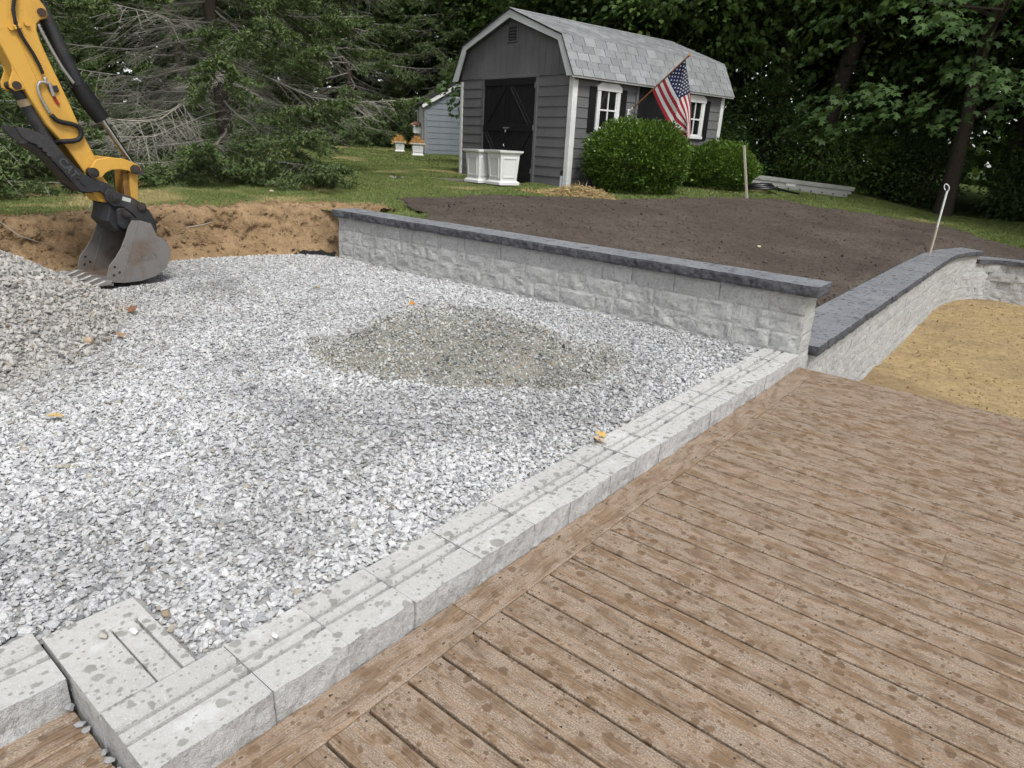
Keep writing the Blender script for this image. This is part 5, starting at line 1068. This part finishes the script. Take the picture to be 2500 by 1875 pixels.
def make_tree(seed, h, r0, crown_lo, R, nclus, per, lsize, mat_, shape=LEAF_Q, spread=2.6, cs=.5):
    g = np.random.default_rng(seed); m, tips = limb_tree(h, r0, seed, 10, spread); tme = m.mesh('trunk', M_BARK, True, 60)
    c = (0, 0, (crown_lo+h*1.02)/2); Rr = (R, R, (h*1.02-crown_lo)/2); P, D = crown_pts(g, nclus, per, c, Rr, .38, cs*1.05, .24)
    V, F = leaves(P, D, lsize*g.uniform(.7, 1.25, len(P)), shape, g); return tme, fast_mesh('crown', V, F, mat_)
TREES = [make_tree(11, 10.5, .20, 2.3, 3.3, 210, 120, .17, M_LEAF), make_tree(12, 11.5, .24, 1.9, 3.6, 230, 120, .16, M_LEAF2), make_tree(13, 9.5, .15, 1.5, 3.0, 190, 120, .15, M_LEAF2), make_tree(14, 12., .22, 3.0, 3.5, 210, 120, .18, M_LEAF)]
def tree(kind, x, y, s, rz, label, group, z=None, name='broadleaf_tree'):
    o = thing(name, label, 'tree', (x, y, (zu(x, y) if z is None else z)-.05), rz, group); o.scale = (s,)*3
    inst('trunk', TREES[kind][0], o); inst('crown', TREES[kind][1], o); return o
rows_ = []
A_ = 'dark broadleaf tree in the wood behind the barn shed'; B_l = 'dark leafy tree in the deep shade right of the barn shed'; C_l = 'dark tree in the wood beyond the far left lawn'
for (k, x, y, s) in ((0,-14.2,21.5,1.),(1,-11.4,20.2,1.05),(3,-9.0,19.6,1.),(2,-12.6,24.2,1.1),(1,-9.8,24.,1.1),(0,-16.6,24.4,1.05),(3,-19.8,24.2,1.)): tree(k, x, y, s, x*1.7+y, A_, 'broadleaf trees behind the barn shed')
for (k, x, y, s) in ((3,-6.6,21.6,1.3),(3,-4.9,20.8,1.25),(2,-2.7,22.2,1.0),(3,-.4,21.8,1.0),(1,2.2,21.0,1.),(0,4.8,19.4,1.),(2,7.4,17.4,1.),(1,-6.8,25.8,1.15),(3,-3.4,26.2,1.15),(0,.4,26.0,1.15),(2,4.2,25.0,1.15),(1,8.6,22.4,1.15),(3,12,19.6,1.1)): tree(k, x, y, s, x*1.3+y, B_l, 'trees in the shade right of the shed')
for (k, x, y, s) in ((2,-24.5,24.0,1.),(0,-28.5,21.5,1.1),(1,-32,17,1.1),(3,-34.5,11.5,1.1),(0,-36,5,1.15),(2,-37,-2,1.1),(1,-23,29,1.2),(3,-31,25,1.2)): tree(k, x, y, s, x+y*1.9, C_l, 'trees beyond the far lawn')
# shrubs at the wood edge
def shrub_mesh(seed, R, H, n, ls, mat_, cs=.16):
    g = np.random.default_rng(seed); P, D = crown_pts(g, n, 34, (0, 0, H*.5), (R, R, H*.55), .6, cs, .8); P[:, 2] = np.maximum(P[:, 2], .02); V, F = leaves(P, D, ls*g.uniform(.7, 1.2, len(P)), LEAF_Q, g); return fast_mesh('foliage', V, F, mat_)
def stems_mesh(seed, R, H, n=9):
    g = np.random.default_rng(seed); m = MB()
    for k in range(n): a = g.uniform(0, 6.28); q = Vector((math.cos(a)*R*.6, math.sin(a)*R*.6, H*.7)); m.tube([(0, 0, -.1), q*.5+Vector((0, 0, H*.1)), q], [.02, .014, .006], 5)
    return m.mesh('stem', M_BARK)
SHR = [(shrub_mesh(31, 1.3, 2.0, 190, .10, M_LEAF2), stems_mesh(31, 1.3, 2.)), (shrub_mesh(32, 1.1, 2.6, 190, .09, M_LEAF2), stems_mesh(32, 1.1, 2.6)), (shrub_mesh(33, 1.5, 1.6, 190, .10, M_LEAF), stems_mesh(33, 1.5, 1.6))]
for i, (k, x, y, s) in enumerate(((0,-7.6,18.6,1.),(1,-6.0,19.6,1.1),(2,-4.2,19.9,1.),(1,-2.0,20.4,.9),(0,.6,20.2,1.),(2,2.6,19.0,1.15),(1,3.9,17.6,1.2),(0,5.6,16.6,1.2),(2,-9.2,17.8,1.1),(1,-3.2,22.6,1.3),(0,1.2,22.8,1.3),(0,-7.9,21.8,1.4),(2,4.6,21,1.4))):
    o = thing('woodland_shrub', 'dark leafy shrub at the shaded wood edge right of the shed', 'shrub', (x, y, zu(x, y)-.05), i*1.3, 'shrubs at the wood edge'); o.scale = (s,)*3; inst('foliage', SHR[k][0], o); inst('stem', SHR[k][1], o)
# big maple boughs hanging over the loam on the right
g = np.random.default_rng(77); m, tips = limb_tree(9, .2, 55, 12, 4.2, .22)
MP = thing('maple_tree', 'maple with broad lobed leaves hanging over the loam at the right', 'tree', (-1.3, 19.4, zu(-1.3, 19.4)-.05)); m.build('trunk', M_BARK, MP, True, 60)
PP, DD = [], []
for k in range(96):
    a = g.uniform(2.6, 6.6) if k % 4 else g.uniform(0, 6.28); rr_ = g.uniform(1.4, 4.3); zc = g.uniform(1.7, 7.2) - .25*(rr_-2.5); c = np.array([math.cos(a)*rr_, math.sin(a)*rr_, zc]); n = 34
    dr = np.array([math.cos(a), math.sin(a), -.25]); tt = g.random(n); sd = np.array([-math.sin(a), math.cos(a), 0])
    P = c + dr*(tt[:, None]-.5)*1.1 + sd*g.normal(0, .28, n)[:, None] + np.array([0, 0, 1.])*(g.normal(0, .07, n) - .18*tt*tt)[:, None]; PP.append(P); DD.append(dr*.6 + sd*g.normal(0, .6, n)[:, None] + np.array([0, 0, -.45]))
P, D = np.concatenate(PP), np.concatenate(DD); V_, F_ = leaves(P, D, .17*g.uniform(.75, 1.2, len(P)), LEAF_M, g, .35); inst('crown', fast_mesh('crown', V_, F_, M_MAPLE), MP)
# young maple between the two sheds
YM = thing('maple_sapling', 'small maple with a leafy bough hanging before the blue-grey shed', 'tree', (-12.9, 14.7, zu(-12.9, 14.7)-.05)); m, tips = limb_tree(3.4, .05, 56, 6, 1.0, .35); m.build('trunk', M_BARK, YM, True, 60)
n = 420; u = g.normal(size=(n, 3)); u /= np.linalg.norm(u, axis=1)[:, None]; P = np.array([-.1, -.15, 2.2]) + u*(g.random((n, 1))**.5)*np.array([.95, .95, 1.05]); V_, F_ = leaves(P, u + g.normal(0, .4, (n, 3)) + np.array([0, 0, -.5]), .15*g.uniform(.7, 1.2, n), LEAF_M, g, .5); inst('crown', fast_mesh('crown', V_, F_, M_MAPLE), YM)
# ---- spruces
def spruce(seed, h, r0, zlo, nbr, Lmax, bare, tw=24, dens=1., skip=lambda z, a: False):
    """bare(z, azimuth) = fraction of each bough that carries only dead twigs"""
    g = np.random.default_rng(seed); tr = MB(); n = 10; tr.tube([(g.normal(0, .02)*k, g.normal(0, .02)*k, -.2+h*k/n) for k in range(n+1)], [r0*(1.2 if k == 0 else 1-.93*k/n) for k in range(n+1)], 10)
    tv, tf = [], []; NP, ND, NS = [], [], []
    def rod(a, b, ra, rb):
        tv.append((*a, *b, ra, rb))
    def needles(a, b, k, s):
        NP.append((*a, *b, k, s))
    for k in range(nbr):
        f = (k+.5)/nbr; z0 = zlo + (h*.97-zlo)*f**1.15; az = k*2.399 + g.uniform(-.3, .3); L = Lmax*(1-f)**.75*g.uniform(.78, 1.1) + .25; o = np.array([math.cos(az), math.sin(az), 0]); sd = np.array([-math.sin(az), math.cos(az), 0]); b0 = bare(z0, az)
        if skip(z0, az): continue
        N = 9; q = [np.array([0, 0, z0])]; sl = max(.10 - .55*(1-f)*g.uniform(.4, 1.3), -(z0-.22)/L*1.15)
        for s in range(N): t_ = (s+1)/N; q.append(q[-1] + (o + np.array([0, 0, sl*(1-1.5*t_) if t_ > .5 else sl]))*L/N + sd*g.normal(0, .02)*L)
        q = np.array(q); rb = .012 + .011*L/3
        for s in range(N): rod(q[s], q[s+1], rb*(1-s/N*.85), rb*(1-(s+1)/N*.85))
        nt = int(tw*max(L, .6)/2.2)
        for j in range(nt):
            t_ = .12 + .88*(j+g.random())/nt; i = min(int(t_*N), N-1); p = q[i] + (q[i+1]-q[i])*(t_*N-i); sg = 1 if j % 2 else -1; l = (.24 + .56*math.sin(min(1, t_*1.15)*math.pi)**.7*L/2.8)*g.uniform(.6, 1.2)
            d = o*g.uniform(.45, .9) + sd*sg*g.uniform(.5, 1.) + np.array([0, 0, g.uniform(-.75, .1)]); d /= np.linalg.norm(d); e = p + d*l + np.array([0, 0, -.12*l]); mid = (p+e)/2 + np.array([0, 0, .05*l]); green = t_ > b0
            rod(p, mid, .0055, .004); rod(mid, e, .004, .0018)
            kk = int(4 + l*7)
            for w in range(kk):
                t2 = .2+.8*(w+g.random())/kk; c = p + (e-p)*t2; l2 = l*.42*g.uniform(.5, 1.1)*(1.1-.5*t2); d2 = d*.8 + np.cross(d, [0, 0, 1])*(1 if w % 2 else -1)*g.uniform(.5, 1.) + np.array([0, 0, g.uniform(-.4, .1)]); e2 = c + d2/np.linalg.norm(d2)*l2
                if green: needles(c, e2, int(16*dens), .062)
                if (not green) or w % 3 == 0: rod(c, e2, .0028, .0012)
            if green: needles(p + (e-p)*.25, e, int((14+44*l)*dens), .066)
        if b0 < .98: needles(q[-3], q[-1], int(26*dens), .065)
    Q = np.array(NP); Q = np.repeat(Q, Q[:, 6].astype(int), axis=0); n_ = len(Q); dv = Q[:, 3:6]-Q[:, :3]; P = Q[:, :3] + dv*g.random((n_, 1)); D = dv/(np.linalg.norm(dv, axis=1)[:, None]+1e-9)*.75 + g.normal(0, .55, (n_, 3)) + np.array([0, 0, .12]); S = Q[:, 7]*g.uniform(.7, 1.3, n_)
    T = np.array(tv); A, B = T[:, :3], T[:, 3:6]; dd = B-A; dd /= np.linalg.norm(dd, axis=1)[:, None]+1e-9; xx = np.cross(dd, [.3, .2, 1.]); xx /= np.linalg.norm(xx, axis=1)[:, None]+1e-9; yy = np.cross(dd, xx)
    RV = np.stack([A + (xx*math.cos(q)+yy*math.sin(q))*T[:, 6:7] for q in (0, 2.09, 4.19)] + [B + (xx*math.cos(q)+yy*math.sin(q))*T[:, 7:8] for q in (0, 2.09, 4.19)], 1).reshape(-1, 3)
    RF = (np.array([(0,1,4),(0,4,3),(1,2,5),(1,5,4),(2,0,3),(2,3,5)])[None] + (np.arange(len(T))*6)[:, None, None]).reshape(-1, 3); sp = (np.array([(.16,0,0),(.10,.6,.0),(0,1,0),(-.10,.6,0),(-.16,0,0)])*np.array([1,1.25,1]), np.array([(0,1,4),(1,3,4),(1,2,3)])); V, F = leaves(P, D, S, sp, g, 1.)
    return tr.mesh('trunk', M_SBARK, True, 60), fast_mesh('twigs', RV, RF, M_TWIG), fast_mesh('needles', V, F, M_NEED)
sA_ = spruce(21, 10.5, .16, .35, 125, 4.1, lambda z, a: (.10 if z < 1.2 else (.66 if z < 2.9 else .32)) + .18*math.sin(a*3), 30, 1., lambda z, a: z < 1.75 and math.cos(a+.4-math.radians(-80)) < .25)
sB_ = spruce(22, 9.5, .13, .3, 90, 3.2, lambda z, a: .12 if z < 1.6 else .42, 20, .8)
def put_spruce(d, x, y, rz, s, label, group=None):
    o = thing('spruce_tree', label, 'tree', (x, y, zu(x, y)-.05), rz, group); o.scale = (s,)*3; inst('trunk', d[0], o); inst('twigs', d[1], o); inst('needles', d[2], o); return o
put_spruce(sA_, -12.05, 6.49, .4, 1., 'large spruce with bare grey lower boughs behind the excavator arm')
put_spruce(sB_, -11.0, .4, 1.1, 1., 'spruce with low green boughs at the left picture edge')
for (x, y, s, a) in ((-25.5,12.2,1.25,.7),(-27.5,15.6,1.3,1.9),(-24.6,19.4,1.3,3.),(-18.5,2.2,1.2,.2),(-21.5,22.0,1.2,4.1),(-28,8,1.3,5.),(-23.,5.5,1.25,2.2)): put_spruce(sB_, x, y, a, s, 'dark spruce in the shade behind the large spruce', 'spruces behind the large spruce')
# ---- clipped bushes before the shed
def bush(label, loc, R, seed, n, lab_n='clipped_bush'):
    g = np.random.default_rng(seed); o = thing(lab_n, label, 'bush', loc); u = g.normal(size=(n, 3)); u /= np.linalg.norm(u, axis=1)[:, None]; u[:, 2] = np.where(u[:, 2] < -.8, -u[:, 2]*.6, u[:, 2])
    lump = 1 + .13*fbm(u*2.1+seed, 2, seed) + .085*fbm(u*6+seed, 3, seed+1); rad = lump*(1 - .30*g.random(n)**1.5)*np.where(g.random(n) < .05, 1+.12*g.random(n), 1); P = u*rad[:, None]*np.array(R) + np.array([0, 0, R[2]*.86]); P[:, 2] = np.maximum(P[:, 2], .03)
    D = u*.9 + g.normal(0, .55, (n, 3)) + np.array([0, 0, .35]); V, F = leaves(P, D, .047*g.uniform(.7, 1.4, n), LEAF_Q, g, .9); inst('foliage', fast_mesh('foliage', V, F, M_BOX), o)
    m = MB()
    for k in range(26):
        a = g.uniform(0, 6.28); e = g.uniform(.25, 1.3); q = Vector((math.cos(a)*math.cos(e)*R[0], math.sin(a)*math.cos(e)*R[1], R[2]*.8+math.sin(e)*R[2]*.85))*.86; m.tube([(0, 0, -.05), Vector((q.x*.35, q.y*.35, q.z*.45)), q], [.022, .015, .005], 5)
    m.build('stem', M_BARK, o); return o
bush('large round clipped green bush before the shed window', (-5.55, 11.3, zu(-5.55, 11.3)-.02), (1.02, 1.0, .72), 5, 34000)
bush('smaller round clipped green bush behind the pale wooden stake', (-5.24, 14.36, zu(-5.2, 14.36)-.02), (.88, 1.15, .53), 6, 27000)
# ---- far woods closing the view
g = np.random.default_rng(90); th_ = g.uniform(math.radians(60), math.radians(190), 46000); rr_ = g.uniform(37, 52, 46000); P = np.stack([1+rr_*np.cos(th_), -1+rr_*np.sin(th_), .4+16*g.random(46000)**1.5], 1); D = g.normal(size=(46000, 3)); V_, F_ = leaves(P, D, g.uniform(.45, 1.0, 46000), LEAF_Q, g); o = link_data('far_woods', fast_mesh('far_woods', V_, F_, M_LEAF2)); tag(o, 'mass of dark foliage closing the view far behind everything', 'woods', kind='stuff')
# ---- grass
t = NT('grass_blade'); isl = t.rand(); dry = t.attr('dry', 'INSTANCER').outputs['Fac']; k = t.mix(isl, (.115,.16,.045), (.195,.245,.078)); k = t.mix(dry, k, (.42,.36,.17)); M_GRASS = t.fin(k, .6, None, 0, .2)
def tuft(seed, n=16, h=.06):
    g = np.random.default_rng(seed); V, F = [], []
    for k in range(n):
        a = g.uniform(0, 6.28); b = g.random()*.07; p = np.array([math.cos(a)*b, math.sin(a)*b, -.008]); d = np.array([g.normal(0, .35), g.normal(0, .35), 1.]); l = h*g.uniform(.6, 1.25); w = np.array([-math.sin(a*3), math.cos(a*3), 0])*.0032; i = len(V)
        m_ = p + d*l*.55; e = p + d*l + np.array([d[0], d[1], -.4])*l*.35; V += [p-w, p+w, m_+w*.8, m_-w*.8, e]; F += [(i, i+1, i+2), (i, i+2, i+3), (i+3, i+2, i+4)]
    return fast_mesh('tuft', np.array(V), np.array(F), M_GRASS)
tp = [tuft(k) for k in range(6)]
def far_ok(x, y): return ~soil_mask(x, y) & (((y > 4.95) & (x < -.6)) | ((y > 15.) & (x >= -.6)) | (x < np.interp(y, bp_[:, 1], bp_[:, 0])-.36))
XX, YY = [], []
for (n, x0, x1, y0, y1) in ((90000, -14, -6, -3, 12), (60000, -30, -8, 0, 26), (30000, -6.5, 5, 4.9, 19.5)):
    x, y = cloud(n, x0, x1, y0, y1); ok = far_ok(x, y); XX.append(x[ok]); YY.append(y[ok])
x, y = np.concatenate(XX), np.concatenate(YY); 
c_, s_n = math.cos(-.2021), math.sin(-.2021); lx, ly = (x+6.71)*c_ + (y-10.63)*s_n, -(x+6.71)*s_n + (y-10.63)*c_
ok = ~((lx > -3.7) & (lx < .05) & (ly > -.02) & (ly < 4.9)) & ~((lx > -2.8) & (lx < -1.0) & (ly > -1.5) & (ly < 0)) & inview(np.stack([x, y, zU(x, y)], 1), .12, .05); x, y = x[ok], y[ok]; n = len(x)
d = np.hypot(x-1.2, y+.8); thin = sst(.75, .25, fbm2(x, y, .45, 3, 61)); ed = np.clip(1-np.abs(x-np.interp(y, bp_[:, 1], bp_[:, 0])+.5)/.8, 0, 1)*(y < 5)
dryv = np.clip(.12*RNG.random(n) + .95*sst(.28, .8, fbm2(x, y, .8, 4, 62)+.55*np.exp(-((x+7.3)**2+(y-5.2)**2)/3.5)+.35*np.exp(-((x+6.6)**2+(y-8.6)**2)/1.5)) + .3*ed*RNG.random(n), 0, 1)
keep = RNG.random(n) < np.clip(1.15-.5*dryv, .35, 1); x, y, d, dryv = x[keep], y[keep], d[keep], dryv[keep]; n = len(x)
sc_ = np.clip(d/12, .8, 2.2)*RNG.uniform(.7, 1.25, n); hz = np.clip(.75+.25*fbm2(x, y, 1.5, 3, 63), .5, 1.2)
tag(scatter('grass', tp, np.stack([x, y, zU(x, y)], 1), np.stack([np.zeros(n), np.zeros(n), RNG.uniform(0, 6.28, n)], 1), np.stack([sc_, sc_, np.minimum(sc_, 1.15)*hz], 1), RNG.integers(0, 6, n), dict(dry=dryv)), 'mown green lawn with dry yellow patches around the shed', 'grass')

# ---- every look-alike plant gets its own place name, counted across the view
ORD = ['first', 'second', 'third', 'fourth', 'fifth', 'sixth', 'seventh', 'eighth', 'ninth', 'tenth', 'eleventh', 'twelfth', 'thirteenth', 'fourteenth', 'fifteenth', 'sixteenth']
for grp, phrase in (('spruces behind the large spruce', '%s from the left of the dark spruces behind the large spruce'), ('trees in the shade right of the shed', '%s from the left of the dark leafy trees right of the barn shed'), ('shrubs at the wood edge', '%s from the left of the dark shrubs at the wood edge'),
                    ('trees beyond the far lawn', '%s from the left of the dark trees beyond the far lawn'), ('broadleaf trees behind the barn shed', '%s from the left of the dark broadleaf trees behind the barn shed')):
    os_ = [o for o in sc.objects if o.parent is None and o.get('group') == grp]; u_ = project([tuple(o.location) for o in os_])[0]
    for k, i in enumerate(np.argsort(u_)): os_[i]['label'] = phrase % ORD[k]
